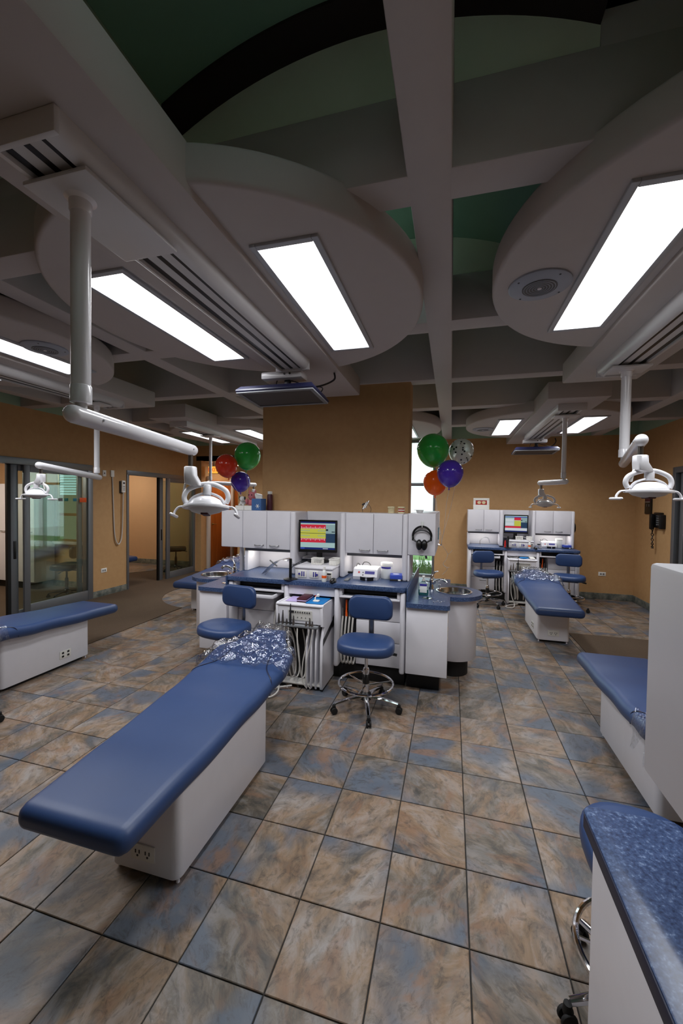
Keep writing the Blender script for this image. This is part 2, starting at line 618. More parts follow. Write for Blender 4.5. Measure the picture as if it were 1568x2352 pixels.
# walls ---------------------------------------------------------------------
wl = MB()
W = 0.14
wl.box(XL - W, XL, YF, 2.2, 0, ZW)                      # solid near part
wl.box(XL - W, XL, 2.2, 5.14, 2.15, ZW)                 # over the sliding door
wl.box(XL - W, XL, 5.14, 5.84, 0, ZW)                   # between the doors
wl.box(XL - W, XL, 5.84, 7.80, 2.13, ZW)
wl.box(XL - W, XL, 7.80, YB, 0, ZW)
struct('wall_left', wl, 'tan')
wb = MB()
wb.box(XL - W, -5.42, YB, YB + W, 0, ZW).box(-5.42, -4.5, YB, YB + W, 2.5, ZW).box(-4.5, -1.75, YB, YB + W, 0, ZW)
wb.box(-1.75, -0.30, YB, YB + W, 0, 0.2).box(-0.30, XR + W, YB, YB + W, 0, ZW)
struct('wall_back', wb, 'tan')
wr = MB()
wr.box(XR, XR + W, YF, 5.65, 0, ZW).box(XR, XR + W, 5.65, 6.66, 2.17, ZW).box(XR, XR + W, 6.66, YB + W, 0, ZW)
struct('wall_right', wr, 'tan')
struct('wall_front', MB().box(XL - W, XR + W, YF - W, YF, 0, ZW), 'tan')
up_ = MB()
up_.box(XL - W, XL, YF, YB, ZW, 3.5).box(XR, XR + W, YF, YB, ZW, 3.5).box(XL - W, XR + W, YB, YB + W, ZW, 3.5).box(XL - W, XR + W, YF - W, YF, ZW, 3.5)
struct('wall_upper', up_, 'ceil_green')
bb = MB()
for y0, y1 in ((YF, 2.2), (5.14, 5.84)):
    bb.rbox(XL, XL + 0.012, y0, y1, 0, 0.11, 0.004)
struct('baseboard_left', bb, 'slate')
struct('baseboard_back', MB().rbox(-4.5, -1.75, YB - 0.012, YB, 0, 0.11, 0.004).rbox(-0.28, XR, YB - 0.012, YB, 0, 0.11, 0.004), 'slate')
struct('baseboard_right', MB().rbox(XR - 0.012, XR, 6.7, YB, 0, 0.11, 0.004).rbox(XR - 0.012, XR, YF, 5.6, 0, 0.11, 0.004), 'slate')
struct('wall_pillar', MB().rbox(-2.03, -0.415, 4.06, 4.30, 0, 3.1, 0.012), 'tan')

# ceiling: flat green deck, barrel vault, tympana, dark arch bands ---------------
VX0, VX1, VC, VZ, VR = -1.16, 0.44, -0.36, 3.41, 1.75
def vz(x):
    return VZ - VR + math.sqrt(VR * VR - (x - VC) ** 2)
YV = 2.94
cd = MB()
cd.box(XL - W, XR + W, YV, YB + W, ZC + 0.1, ZC + 0.15)
cd.box(XL - W, VX0, YF - W, YV, ZC, ZC + 0.3).box(0.98, XR + W, YF - W, YV, ZC, ZC + 0.3).box(VX1, 0.98, YF - W, -1.5, ZC, ZC + 0.3).box(VX1, 0.98, 1.53, YV, ZC, ZC + 0.3)
cd.box(VX1 - 0.02, VX1, -1.5, 1.53, ZC, 3.62).box(0.98, 1.0, -1.5, 1.53, ZC, 3.62).box(VX1, 0.98, 1.53, 1.55, ZC, 3.62).box(VX1, 0.98, -1.52, -1.5, ZC, 3.62)
struct('ceiling', cd, 'ceil_green')
NV = 28
xs = [VX0 + (VX1 - VX0) * k / NV for k in range(NV + 1)]
va = MB()
def shell(xa, y0, y1):
    va.loft([[(x, y, vz(x)) for x in xa] + [(x, y, vz(x) + 0.06) for x in reversed(xa)] for y in (y0, y1)])
SK = [x for x in xs if x > -0.35]          # unseen skylight added on this side to brighten the vault and tympanum
shell(xs, YF - W, -2.5); shell(xs, 0.85, 1.80); shell(xs, 2.72, YV); shell([x for x in xs if x >= -0.62], 1.80, 2.72); shell([x for x in xs if x <= SK[0]], -2.5, 0.85)
struct('ceiling_vault', va, 'vault_green')
sk = MB()
for y in (-2.5, -1.67, -0.84, -0.01, 0.82):
    sk.loft([[(x, yy, vz(x) - 0.01) for x in SK] + [(x, yy, vz(x) + 0.05) for x in reversed(SK)] for yy in (y, y + 0.03)])
w3 = struct('added_skylight_near', sk, 'alu')
emit('pane', MB().loft([[(x, y, vz(x) + 0.02) for x in SK] + [(x, y, vz(x) + 0.026) for x in reversed(SK)] for y in (-2.49, 0.85)]), 'pane', w3)
SL = [x for x in xs if x <= -0.60]  # second skylight, hidden from view, added to light the next vault bay
sk = MB()
for y in (1.80, 2.25, 2.69):
    sk.loft([[(x, yy, vz(x) - 0.01) for x in SL] + [(x, yy, vz(x) + 0.05) for x in reversed(SL)] for yy in (y, y + 0.03)])
w5 = struct('added_skylight_far', sk, 'alu')
emit('pane', MB().loft([[(x, y, vz(x) + 0.02) for x in SL] + [(x, y, vz(x) + 0.026) for x in reversed(SL)] for y in (1.80, 2.72)]), 'pane', w5)
w4 = struct('window_4', MB().box(VX1, 0.98, -1.5, 1.53, 3.60, 3.61), 'tinted')
for x in (0.60, 0.70, 0.775, 0.92):
    emit('window_bar', MB().rbox(x, x + 0.03, -1.5, 1.53, 3.53, 3.595, 0.004), 'teal_bar', w4)
for y0, y1 in ((1.53, 1.67), (2.78, 2.94)):
    poly = [(VX0, 3.10), (VX1, 3.10)] + [(x, vz(x) + 0.01) for x in reversed(xs)]
    struct('ceiling_tympanum', MB().ext(poly, 'y', y0, y1), 'vault_mint')
for y0, y1 in ((1.40, 1.53), (1.67, 1.77)):  # darker bands along the vault soffit on both sides of the tympanum
    poly = [(x, vz(x) - 0.012) for x in xs] + [(x, vz(x) + 0.02) for x in reversed(xs)]
    struct('dark_arch', MB().ext(poly, 'y', y0, y1), 'vault_dark')

# the grid of deep beams --------------------------------------------------------
BY = [(0.30, 0.46), (1.52, 1.68), (2.77, 2.94), (4.04, 4.19), (5.23, 5.40), (6.43, 6.62)]
BXS = [(-5.02, -4.86), (-2.60, -2.44), (-0.185, -0.022), (2.30, 2.46)]
for y0, y1 in BY:
    if y0 > 2.95:
        struct('ceiling_beam', MB().rbox(XL - 0.05, XR + 0.05, y0, y1, ZB, ZC + 0.12, 0.008), 'beam')
    else:
        struct('ceiling_beam', MB().rbox(XL - 0.05, XR + 0.05, y0, y1, ZB, 3.13, 0.008).box(XL - 0.05, VX0, y0 + .001, y1 - .001, 3.12, ZC + .02).box(VX1, XR + 0.05, y0 + .001, y1 - .001, 3.12, ZC + .02), 'beam')
for x0, x1 in BXS:
    struct('ceiling_beam', MB().rbox(x0, x1, YF - 0.05, YB + 0.05, ZB - 0.0015, 3.13 if -1 < x0 < 0 else ZC + 0.02, 0.008), 'beam')
for cx in CX:
    for cy, y0, y1 in ((CY[0], 0.33, 3.94), (CY[1], 4.48, 7.70)):
        pl = [(cx + 1.02 * cos(2 * pi * k / 96), cy + 1.02 * sin(2 * pi * k / 96)) for k in range(96)]
        struct('ceiling_cloud', MB().prism(pl, 2.72, 2.86, 0.018, seg=3), 'beam', angle=50)
        struct('ceiling_soffit', MB().rbox(cx - 0.285, cx + 0.285, y0, y1, 2.69, 2.865, 0.012), 'beam')

def light_panel(x, y, z, label):
    t = thing('ceiling_light', label, 'ceiling light', (x, y, z - 0.014), 0, 'recessed ceiling lights')
    w, l, f = 0.156, 0.615, 0.029
    fr = MB()
    for x0, x1, y0, y1 in ((-w, -w + f, -l, l), (w - f, w, -l, l), (-w + f, w - f, -l, -l + f), (-w + f, w - f, l - f, l)):
        fr.rbox(x + x0, x + x1, y + y0, y + y1, z - 0.014, z + 0.002, 0.003)
    emit('frame', fr, 'frame_metal', t)
    emit('diffuser', MB().rbox(x - w + f, x + w - f, y - l + f, y + l - f, z - 0.006, z + 0.004, 0.003), 'panel_light', t, 'glowing white diffuser')
    ld = bpy.data.lights.new('tube_light', 'AREA')
    ld.shape = 'RECTANGLE'
    ld.size, ld.size_y = 2 * (w - f), 2 * (l - f)
    ld.energy = TUBE_WATTS
    ld.spread = radians(142)
    ld.color = (0.95, 0.97, 1.0)
    lo = bpy.data.objects.new('tube_light', ld)
    COL.objects.link(lo)
    lo.parent = t
    lo.location = (0, 0, 0.006)
names = {0: 'far-left track', 1: 'bench in front of the island', 2: 'open aisle'}
desc = {(0, 0, -1): 'bright white ceiling light beyond the far-left light track', (0, 0, 1): 'bright white ceiling light beside the round speaker on the far-left cloud panel',
        (1, 0, -1): 'bright white ceiling light between the two left light tracks', (1, 0, 1): 'bright white ceiling light beside the light track, nearest the long beam',
        (2, 0, -1): 'largest white ceiling light, beside the big round speaker', (2, 0, 1): 'bright white ceiling light past the right-hand light track',
        (0, 1, -1): 'thin distant ceiling light, outer side of the track above the rear left bench', (0, 1, 1): 'small distant ceiling light, pillar side of the track above the rear left bench',
        (1, 1, -1): 'distant ceiling light hidden behind the tan pillar', (1, 1, 1): 'distant ceiling light above the tall window behind the balloons',
        (2, 1, -1): 'distant ceiling light, window side of the track above the back wall bench', (2, 1, 1): 'distant ceiling light behind the pole above the back wall bench'}
for i, cx in enumerate(CX):
    for j, cy in enumerate(CY):
        for s in (-1, 1):
            light_panel(cx + s * 0.485, cy, 2.72, desc[(i, j, s)])

def ceiling_speaker(x, y, label):
    t = thing('ceiling_speaker', label, 'speaker', (x, y, 2.70), 0, 'round ceiling speakers')
    emit('trim_ring', MB().lathe([(0.08, 2.722), (0.145, 2.722), (0.145, 2.712), (0.135, 2.706), (0.08, 2.703)], (x, y, 0), 40), 'speaker_grey', t)
    g = MB().lathe([(0.001, 2.706), (0.08, 2.706), (0.08, 2.70), (0.001, 2.70)], (x, y, 0), 32)
    emit('grille', g, 'grille_grey', t, 'grey perforated centre')
    for r in (0.02, 0.033, 0.046, 0.059, 0.072):
        rg = MB().tube([(x + r * cos(a), y + r * sin(a), 2.70) for a in [2 * pi * k / 30 for k in range(30)]], 0.0018, 5, closed=True)
        emit('grille_ring', rg, 'speaker_grey', t)
    emit('cone_tip', MB().lathe([(0.001, 2.698), (0.010, 2.697), (0.012, 2.703), (0.012, 2.708)], (x, y, 0), 14), 'white', t)
    for a in (0.6, 2.2, 3.7, 5.3):
        emit('screw', MB().lathe([(0.001, 2.7035), (0.005, 2.704), (0.005, 2.712)], (x + 0.125 * cos(a), y + 0.125 * sin(a), 0), 8), 'dark', t)
ceiling_speaker(0.40, 2.21, 'big grey round ceiling speaker beside the largest ceiling light')
ceiling_speaker(-2.89, 2.28, 'grey round ceiling speaker behind the thick lamp pole on the left')
ceiling_speaker(0.42, 6.25, 'small faint round speaker on the distant cloud panel near the window')

# ---------------------------------------------------------------- window behind the balloons, garden
wf = MB()
for x in (-1.75, -1.06, -0.345):
    wf.rbox(x, x + 0.045, YB + 0.02, YB + 0.10, 0.2, ZW, 0.004)
w1 = struct('window_1', wf, 'alu')
for z0, z1 in ((0.2, 0.245), (1.95, 2.01), (ZW - 0.045, ZW)):
    emit('window_bar', MB().rbox(-1.75, -0.30, YB + 0.015, YB + 0.095, z0, z1, 0.004), 'alu', w1)
for x0, x1 in ((-1.705, -1.06), (-1.015, -0.345)):
    for z0, z1 in ((0.245, 1.95), (2.01, ZW - 0.045)):
        emit('pane', MB().box(x0, x1, YB + 0.05, YB + 0.056, z0, z1), 'pane', w1)
emit('sill', MB().rbox(-1.78, -0.29, YB - 0.03, YB + 0.02, 0.17, 0.2, 0.006), 'beam', w1)
struct('ground_lawn', MB().box(-14, 12, YB + 0.2, 40, -0.3, -0.14), 'ext_grass')
struct('ground_path', MB().rbox(-14, 12, 10.9, 12.4, -0.14, -0.12, 0.005).rbox(-14, 12, 14.2, 40, -0.14, -0.12, 0.005), 'ext_path')
gr = MB()
rg = random.Random(3)
for k in range(1500):
    x, y = rg.uniform(-2.2, 0.6), rg.uniform(8.3, 10.8)
    h, a, b = rg.uniform(0.18, 0.5), rg.uniform(0, 6.28), rg.uniform(0.03, 0.12)
    w = 0.006
    gr.add([(x - w * sin(a), y + w * cos(a), -0.14), (x + w * sin(a), y - w * cos(a), -0.14), (x + b * 0.4 * cos(a), y + b * 0.4 * sin(a), -0.14 + h * 0.6), (x + b * cos(a), y + b * sin(a), -0.14 + h)], [(0, 1, 2), (0, 2, 3), (1, 3, 2)])
o = emit('grass_bed', gr, 'ext_grass', smooth=False)
o['kind'] = 'stuff'; o['label'] = 'bright green grass bed outside the tall window'; o['category'] = 'grass'

# ---------------------------------------------------------------- left wall: sliding glass doors
def box_obj(name, par, mat, *b, r=0.004, label=None):
    return emit(name, MB().rbox(*b, r), mat, par, label)
d1 = struct('door_1', MB().rbox(XL - 0.10, XL + 0.02, 2.2, 5.14, 2.06, 2.15, 0.004).rbox(XL - 0.10, XL + 0.02, 5.05, 5.14, 0, 2.06, 0.004), 'alu')
box_obj('door_stile', d1, 'alu', XL - 0.02, XL + 0.015, 4.07, 4.15, 0, 2.06)
box_obj('door_rail', d1, 'alu', XL - 0.02, XL + 0.015, 4.15, 5.05, 1.97, 2.06)
box_obj('door_rail', d1, 'alu', XL - 0.02, XL + 0.015, 4.15, 5.05, 0.0, 0.16)
emit('pane', MB().box(XL - 0.003, XL + 0.003, 4.15, 5.05, 0.16, 1.97), 'pane', d1)
box_obj('door_stile', d1, 'alu', XL - 0.085, XL - 0.045, 3.94, 4.035, 0, 2.06)
box_obj('door_stile', d1, 'alu', XL - 0.085, XL - 0.045, 4.93, 5.0, 0, 2.06)
box_obj('door_rail', d1, 'alu', XL - 0.085, XL - 0.045, 4.035, 4.93, 1.98, 2.06)
box_obj('door_rail', d1, 'alu', XL - 0.085, XL - 0.045, 4.035, 4.93, 0.0, 0.10)
emit('pane', MB().box(XL - 0.068, XL - 0.062, 4.035, 4.93, 0.10, 1.98), 'pane', d1)
box_obj('door_handle', d1, 'black', XL - 0.047, XL - 0.038, 3.97, 4.005, 0.80, 1.04, label='black recessed pull')
box_obj('door_seal', d1, 'rubber', XL - 0.09, XL - 0.045, 3.90, 3.938, 0, 2.06, r=0.002)

d2 = struct('door_2', MB().rbox(XL - 0.10, XL + 0.02, 5.84, 7.80, 2.05, 2.13, 0.004).rbox(XL - 0.10, XL + 0.02, 5.84, 5.885, 0, 2.05, 0.004).rbox(XL - 0.10, XL + 0.02, 7.74, 7.80, 0, 2.05, 0.004), 'alu')
box_obj('door_stile', d2, 'alu', XL - 0.085, XL - 0.045, 6.74, 6.83, 0, 2.05)
box_obj('door_stile', d2, 'alu', XL - 0.02, XL + 0.015, 6.87, 6.97, 0, 2.05)
box_obj('door_seal', d2, 'rubber', XL - 0.09, XL - 0.045, 6.70, 6.738, 0, 2.05, r=0.002)
box_obj('door_rail', d2, 'alu', XL - 0.02, XL + 0.015, 6.97, 7.74, 1.97, 2.05)
box_obj('door_rail', d2, 'alu', XL - 0.02, XL + 0.015, 6.97, 7.74, 0.0, 0.14)
emit('pane', MB().box(XL - 0.003, XL + 0.003, 6.97, 7.74, 0.14, 1.97), 'pane', d2)
emit('pane', MB().box(XL - 0.068, XL - 0.062, 6.83, 7.70, 0.08, 2.0), 'pane', d2)
box_obj('door_handle', d2, 'black', XL - 0.047, XL - 0.038, 6.77, 6.80, 0.80, 1.02, label='black recessed pull')

# the rooms behind the glass
for b in ((-9.2, XL - W, 5.70, 5.80), (-9.2, XL - W, 8.36, 8.46), (-9.3, -9.2, 0.8, 8.46), (-9.2, XL - W, 0.8, 0.9)):
    struct('wall_side_room', MB().box(*b, 0, 2.6), 'cabtan')
struct('ceiling_side_rooms', MB().box(-9.3, XL - W, 0.8, 8.46, 2.6, 2.7), 'cream')
struct('baseboard_side_rooms', MB().rbox(-9.2, XL - W, 8.345, 8.36, 0, 0.13, 0.004).rbox(-9.2, XL - W, 5.685, 5.70, 0, 0.11, 0.004), 'slate')
def room_light(x, y, z, label, w=0.3, l=0.6):
    t = thing('ceiling_light', label, 'ceiling light', (x, y, z - 0.02))
    emit('frame', MB().rbox(x - w - 0.03, x + w + 0.03, y - l - 0.03, y + l + 0.03, z - 0.014, z, 0.003), 'white', t)
    emit('diffuser', MB().rbox(x - w, x + w, y - l, y + l, z - 0.02, z - 0.012, 0.003), 'room_light', t)
room_light(-7.4, 3.6, 2.6, 'white ceiling light in the room behind the sliding glass door')
room_light(-7.6, 7.2, 2.6, 'white ceiling light in the room behind the open doorway', 0.22, 0.4)
struct('floor_side_tile', MB().prism([(-9.2, 6.6), (-6.9, 6.9), (-6.5, 7.6), (-6.6, 8.34), (-9.2, 8.34)], 0.004, 0.012, 0.002), 'tile')

cb = thing('storage_cabinet', 'tall white storage cabinets seen behind the sliding glass door', 'cabinet', (-7.8, 5.5, 0))
emit('body', MB().rbox(-8.9, -6.98, 5.32, 5.67, 0.13, 1.86, 0.006), 'white', cb)
emit('toe_kick', MB().box(-8.9, -7.0, 5.37, 5.67, 0.0, 0.13), 'toe', cb)
for k in range(3):
    x0 = -8.88 + k * 0.635
    d = emit('door', MB().rbox(x0, x0 + 0.625, 5.295, 5.318, 0.14, 1.85, 0.004), 'white', cb)
    emit('handle', MB().tube(curve([(x0 + 0.50, 5.296, 1.02), (x0 + 0.51, 5.27, 1.02), (x0 + 0.58, 5.27, 1.02), (x0 + 0.59, 5.296, 1.02)], 4), 0.006, 6), 'nickel', d)
w2 = struct('window_2', MB().rbox(-6.92, -6.88, 5.665, 5.70, 0.84, 2.1, 0.004).rbox(-5.78, -5.74, 5.665, 5.70, 0.84, 2.1, 0.004).rbox(-6.88, -5.78, 5.665, 5.70, 0.84, 0.88, 0.004).rbox(-6.88, -5.78, 5.665, 5.70, 1.30, 1.35, 0.004).rbox(-6.36, -6.32, 5.665, 5.70, 0.84, 2.1, 0.004), 'brass')
emit('pane', MB().box(-6.88, -5.78, 5.69, 5.696, 0.88, 2.08), 'pane_glow', w2)  # pane and slats glow themselves in place of daylight behind them
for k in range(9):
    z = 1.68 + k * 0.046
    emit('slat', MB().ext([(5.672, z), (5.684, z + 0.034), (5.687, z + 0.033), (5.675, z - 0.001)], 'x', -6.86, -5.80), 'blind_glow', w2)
emit('sill', MB().rbox(-6.95, -5.72, 5.60, 5.70, 0.79, 0.84, 0.006), 'beam', w2)

single('orange_sticker', 'orange-red paper sticker on the edge of the sliding glass door', 'sticker', MB().rbox(XL + 0.004, XL + 0.007, 4.91, 5.03, 1.56, 1.63, 0.001), 'orange')
for y, c, nm in ((4.80, 'teal', 'light teal sticker nearest the orange one on the door glass'), (4.66, 'mint', 'green middle sticker on the sliding door glass'), (4.57, 'grey', 'grey sticker on the sliding door glass, furthest from the orange one')):
    single('glass_sticker', nm, 'sticker', MB().rbox(XL + 0.004, XL + 0.006, y, y + 0.06, 1.575, 1.62, 0.0008), c, 'stickers on the door glass')

# hallway behind the back wall
struct('wall_hall', MB().box(XL - 0.1, XL, YB + W, 9.5, 0, 2.5).box(-4.45, -4.35, YB + W, 9.5, 0, 2.5).box(XL, -4.4, 9.5, 9.6, 0, 2.5), 'tan')
struct('ceiling_hall', MB().box(XL, -4.4, YB, 9.6, 2.5, 2.6), 'cream')
room_light(-5.0, 8.75, 2.5, 'small ceiling light in the hallway above the exit sign', 0.12, 0.25)
d3 = struct('door_3', MB().rbox(XL, XL + 0.045, 8.35, 9.25, 0.01, 2.1, 0.004), 'wood')
box_obj('door_jamb', d3, 'cream', XL, XL + 0.055, 8.25, 8.345, 0, 2.18)
box_obj('door_jamb', d3, 'cream', XL, XL + 0.055, 9.255, 9.35, 0, 2.18)
hd = MB().lathe([(0.001, 0), (0.028, 0), (0.028, 0.012), (0.012, 0.016), (0.010, 0.05), (0.001, 0.05)], (XL + 0.045, 8.42, 1.05), 14, mat=Matrix.Rotation(pi / 2, 3, 'Y'))
hd.tube([(XL + 0.09, 8.42, 1.05), (XL + 0.092, 8.53, 1.045)], 0.009, 8)
emit('door_handle', hd, 'brass', d3, 'lever handle')
d4 = struct('door_4', MB().rbox(-5.50, -4.52, 9.42, 9.47, 0.01, 2.1, 0.004), 'wood')
ex = thing('exit_sign', 'small lit orange EXIT sign hanging in the far hallway', 'sign', (-5.27, 8.1, 2.22))
emit('housing', MB().rbox(-5.40, -5.14, 8.085, 8.13, 2.22, 2.40, 0.006), 'nickel', ex)
emit('face', MB().rbox(-5.39, -5.15, 8.078, 8.086, 2.23, 2.39, 0.002), 'exit_glow', ex)
emit('stem', MB().tube([(-5.27, 8.107, 2.40), (-5.27, 8.107, 2.5)], 0.012, 8), 'nickel', ex)
tc = bpy.data.curves.new('lettering', 'FONT')
tc.body = 'EXIT'; tc.size = 0.125; tc.extrude = 0.002; tc.align_x = 'CENTER'; tc.align_y = 'CENTER'
tmp = bpy.data.objects.new('lettering_curve', tc)
me = bpy.data.meshes.new_from_object(tmp)
bpy.data.objects.remove(tmp)
me.materials.clear(); me.materials.append(MATS['exit_red'])
to = bpy.data.objects.new('lettering', me)
COL.objects.link(to); to.parent = ex
to.location = (0, -0.026, 0.09); to.rotation_euler = (pi / 2, 0, 0)

# right wall door
d5 = struct('door_5', MB().rbox(XR - 0.02, XR + 0.08, 6.58, 6.66, 0, 2.17, 0.004).rbox(XR - 0.02, XR + 0.08, 5.65, 5.73, 0, 2.17, 0.004).rbox(XR - 0.02, XR + 0.08, 5.73, 6.58, 2.09, 2.17, 0.004), 'alu')
box_obj('door_stile', d5, 'alu', XR + 0.02, XR + 0.06, 6.44, 6.53, 0, 2.09)
box_obj('door_stile', d5, 'alu', XR + 0.02, XR + 0.06, 5.73, 5.80, 0, 2.09)
box_obj('door_rail', d5, 'alu', XR + 0.02, XR + 0.06, 5.80, 6.44, 0, 0.12)
emit('pane', MB().box(XR + 0.037, XR + 0.043, 5.80, 6.44, 0.12, 2.09), 'pane', d5)
struct('wall_right_closet', MB().box(XR + 1.2, XR + 1.3, 5.0, 7.4, 0, 2.6).box(XR + W, XR + 1.2, 5.0, 5.1, 0, 2.6).box(XR + W, XR + 1.2, 7.3, 7.4, 0, 2.6).box(XR + W, XR + 1.3, 5.0, 7.4, 2.6, 2.7).box(XR, XR + 1.3, 5.0, 7.4, -0.1, -0.001), 'cabtan')

# ---------------------------------------------------------------- treatment benches
def interp(tab, y):
    if y <= tab[0][0]:
        return tab[0][1]
    for (a, p), (b, q) in zip(tab, tab[1:]):
        if y <= b:
            t = (y - a) / (b - a)
            t = t * t * (3 - 2 * t)
            return p + (q - p) * t
    return tab[-1][1]
BW = [(0, .250), (0.7, .270), (1.10, .285), (1.28, .300), (1.40, .290), (1.52, .20), (1.64, .135), (1.72, .122)]
BT = [(0, .482), (0.4, .500), (0.9, .532), (1.2, .562), (1.45, .605), (1.72, .655)]
BH = [(0, .050), (1.2, .050), (1.45, .040), (1.72, .032)]
def bench(label, loc, rz, group, off=0.0):
    SH = Matrix.Translation((off, 0, 0))
    t = thing('treatment_bench', label, 'dental chair', loc, rz, group)
    mb = MB()
    ys = [(0, .036), (.006, .020), (.018, .008), (.04, .001), (.07, 0)] + [(.07 + 1.57 * k / 34, 0) for k in range(1, 35)] + [(1.68, .002), (1.70, .008), (1.713, .018), (1.72, .030)]
    rings = []
    for y, ins in ys:
        w, h, tz = interp(BW, y) - ins * 1.1, interp(BH, y), interp(BT, y)
        hh = max(h - ins, .004)
        rings.append([(x, y, tz - h + z) for x, z in rrect(-w, w, -hh, hh, min(hh * .92, .046), 5)])
    mb.loft(rings)
    emit('mattress', mb.xf(SH), 'vinyl', t, local=True, angle=60)
    for s in (-1, 1):
        P = []
        for x, y, dz in ((.274, 1.08, -.085), (.280, 1.09, -.04), (.266, 1.11, -.006), (.23, 1.15, .001), (.19, 1.21, .001), (.165, 1.28, .001), (.155, 1.36, .001)):
            P.append((s * x, y, interp(BT, y) + dz))
        emit('seam', MB().tube(curve(P, 4), .0042, 6).xf(SH), 'seam', t, local=True, label='dark curved seam')
    pl = rrect(-.172, .172, .31, 1.15, .035, 5)
    bb_ = MB().prism(pl, .030, .43, .004)
    for k, p in enumerate(bb_.v):
        if p.z > .3:
            p.z = interp(BT, p.y) - .09
    emit('pedestal', bb_, 'white', t, local=True)
    emit('plinth', MB().prism(rrect(-.14, .14, .35, 1.10, .03, 3), .0, .035), 'toe', t, local=True)
    for x in (-.15, .15):
        emit('foot', MB().lathe([(.006, 0), (.008, .002), (.006, .035)], (x, .34, 0), 8), 'white', t, local=True)
    def plate(cx_, face, par):
        mbp = MB()
        if face == 'f':
            p = emit('outlet_plate', MB().rbox(-.06, .06, .304, .3115, .085, .155, .003), 'cream', par, local=True)
            for x in (-.025, .025):
                mbp.box(x - .012, x - .007, .3025, .305, .115, .13).box(x + .007, x + .012, .3025, .305, .115, .13).lathe([(.001, 0), (.005, 0), (.005, .003)], (x, .303, .105), 8, mat=Matrix.Rotation(-pi / 2, 3, 'X'))
        else:
            p = emit('outlet_plate', MB().rbox(-.178, -.1715, .52, .635, .09, .165, .003), 'grey' if False else 'cream', par, local=True)
            for y in (.55, .605):
                for z in (.112, .145):
                    mbp.rbox(-.181, -.177, y - .011, y + .011, z - .009, z + .009, .003)
        q = emit('socket', mbp, 'black', p, local=True)
        q['kind'] = 'stuff'
    plate(0, 'f', t)
    plate(0, 's', t)
    return t
G = 'blue dental treatment benches'
b0 = bench('blue vinyl treatment bench in the foreground, foot end nearest the viewer', (-1.237, 1.085, 0), 0, G, -.058)
b1 = bench( 'blue treatment bench standing before the back wall workstation', (1.18, 4.85, 0), 0, G)
dup(b1, (-3.72, 3.56, 0), pi, 'blue treatment bench cut by the left edge, near the sliding glass door', G)
dup(b1, (1.215, 3.52, 0), pi, 'blue treatment bench at the right, partly behind the white cabinet', G)
dup(b1, (-3.49, 4.74, 0), 0, 'blue treatment bench behind the island, near the open doorway', G)
dup(b1, (-6.02, 6.40, 0), pi / 2, 'dark blue bench end just visible low inside the open doorway', G)

from mathutils import noise as mnoise
def film(label, loc, rz, seed):
    """clear plastic sleeve pulled over the head of a bench"""
    mb = MB()
    nu, nv = 72, 60
    sd = Vector((seed * 7.3, seed * 3.1, seed))
    vs = []
    for j in range(nv + 1):
        y = 1.19 + .60 * j / nv
        yy_ = min(y, 1.72)
        w, tz, h = interp(BW, yy_) + .012, interp(BT, yy_), interp(BH, yy_)
        drop = (.11 + .05 * sin(j * .45 + seed)) * (1 + .5 * mnoise.noise(Vector((j * .17, seed, 0))))
        for i in range(nu + 1):
            s = -1 + 2 * i / nu
            L = w + drop
            d = abs(s) * L
            if d < w - .03:
                x, z = d, .010
            elif d < w + .02:
                q = (d - w + .03) / .05 * pi / 2
                x, z = w - .03 + .035 * sin(q), .010 - .035 * (1 - cos(q))
            else:
                x, z = w + .005 + .25 * (d - w - .02), -.025 - (d - w - .02)
            x = math.copysign(x, s)
            p = Vector((x, y, tz + z))
            q = Vector((x * 9, y * 7, 0)) + sd
            n1 = abs(mnoise.noise(q)) ; n2 = abs(mnoise.noise(q * 2.3))
            p.z += .040 * (.35 - n1 if n1 < .35 else 0) * 1.6 + .026 * (.3 - n2 if n2 < .3 else 0) * 1.8 + (.012 if j in (0,) else 0)
            p.x += .02 * mnoise.noise(q * 1.7 + Vector((5, 0, 0))) * abs(s)
            p.y += .016 * mnoise.noise(q * 1.4 + Vector((0, 9, 0)))
            if y > 1.72:
                p.z -= (y - 1.72) * 1.6
            vs.append(p)
    fs = [(j * (nu + 1) + i, j * (nu + 1) + i + 1, (j + 1) * (nu + 1) + i + 1, (j + 1) * (nu + 1) + i) for j in range(nv) for i in range(nu)]
    mb.add(vs, fs)
    M = Matrix.Rotation(rz, 4, 'Z')
    o = emit('plastic_cover', mb, 'film', angle=180)
    o.location = loc; o.rotation_euler = (0, 0, rz)
    o['label'] = label; o['category'] = 'plastic cover'; o['group'] = 'clear plastic headrest covers'
film('crumpled clear plastic cover on the head of the foreground bench', (-1.295, 1.085, 0), 0, 1)
film('clear plastic cover on the bench before the back wall workstation', (1.18, 4.85, 0), 0, 2)
film('clear plastic cover on the bench cut by the left edge', (-3.72, 3.56, 0), pi, 3)
film('clear plastic cover on the bench beside the near white cabinet', (1.215, 3.52, 0), pi, 4)
film('clear plastic cover on the bench behind the island', (-3.49, 4.74, 0), 0, 5)

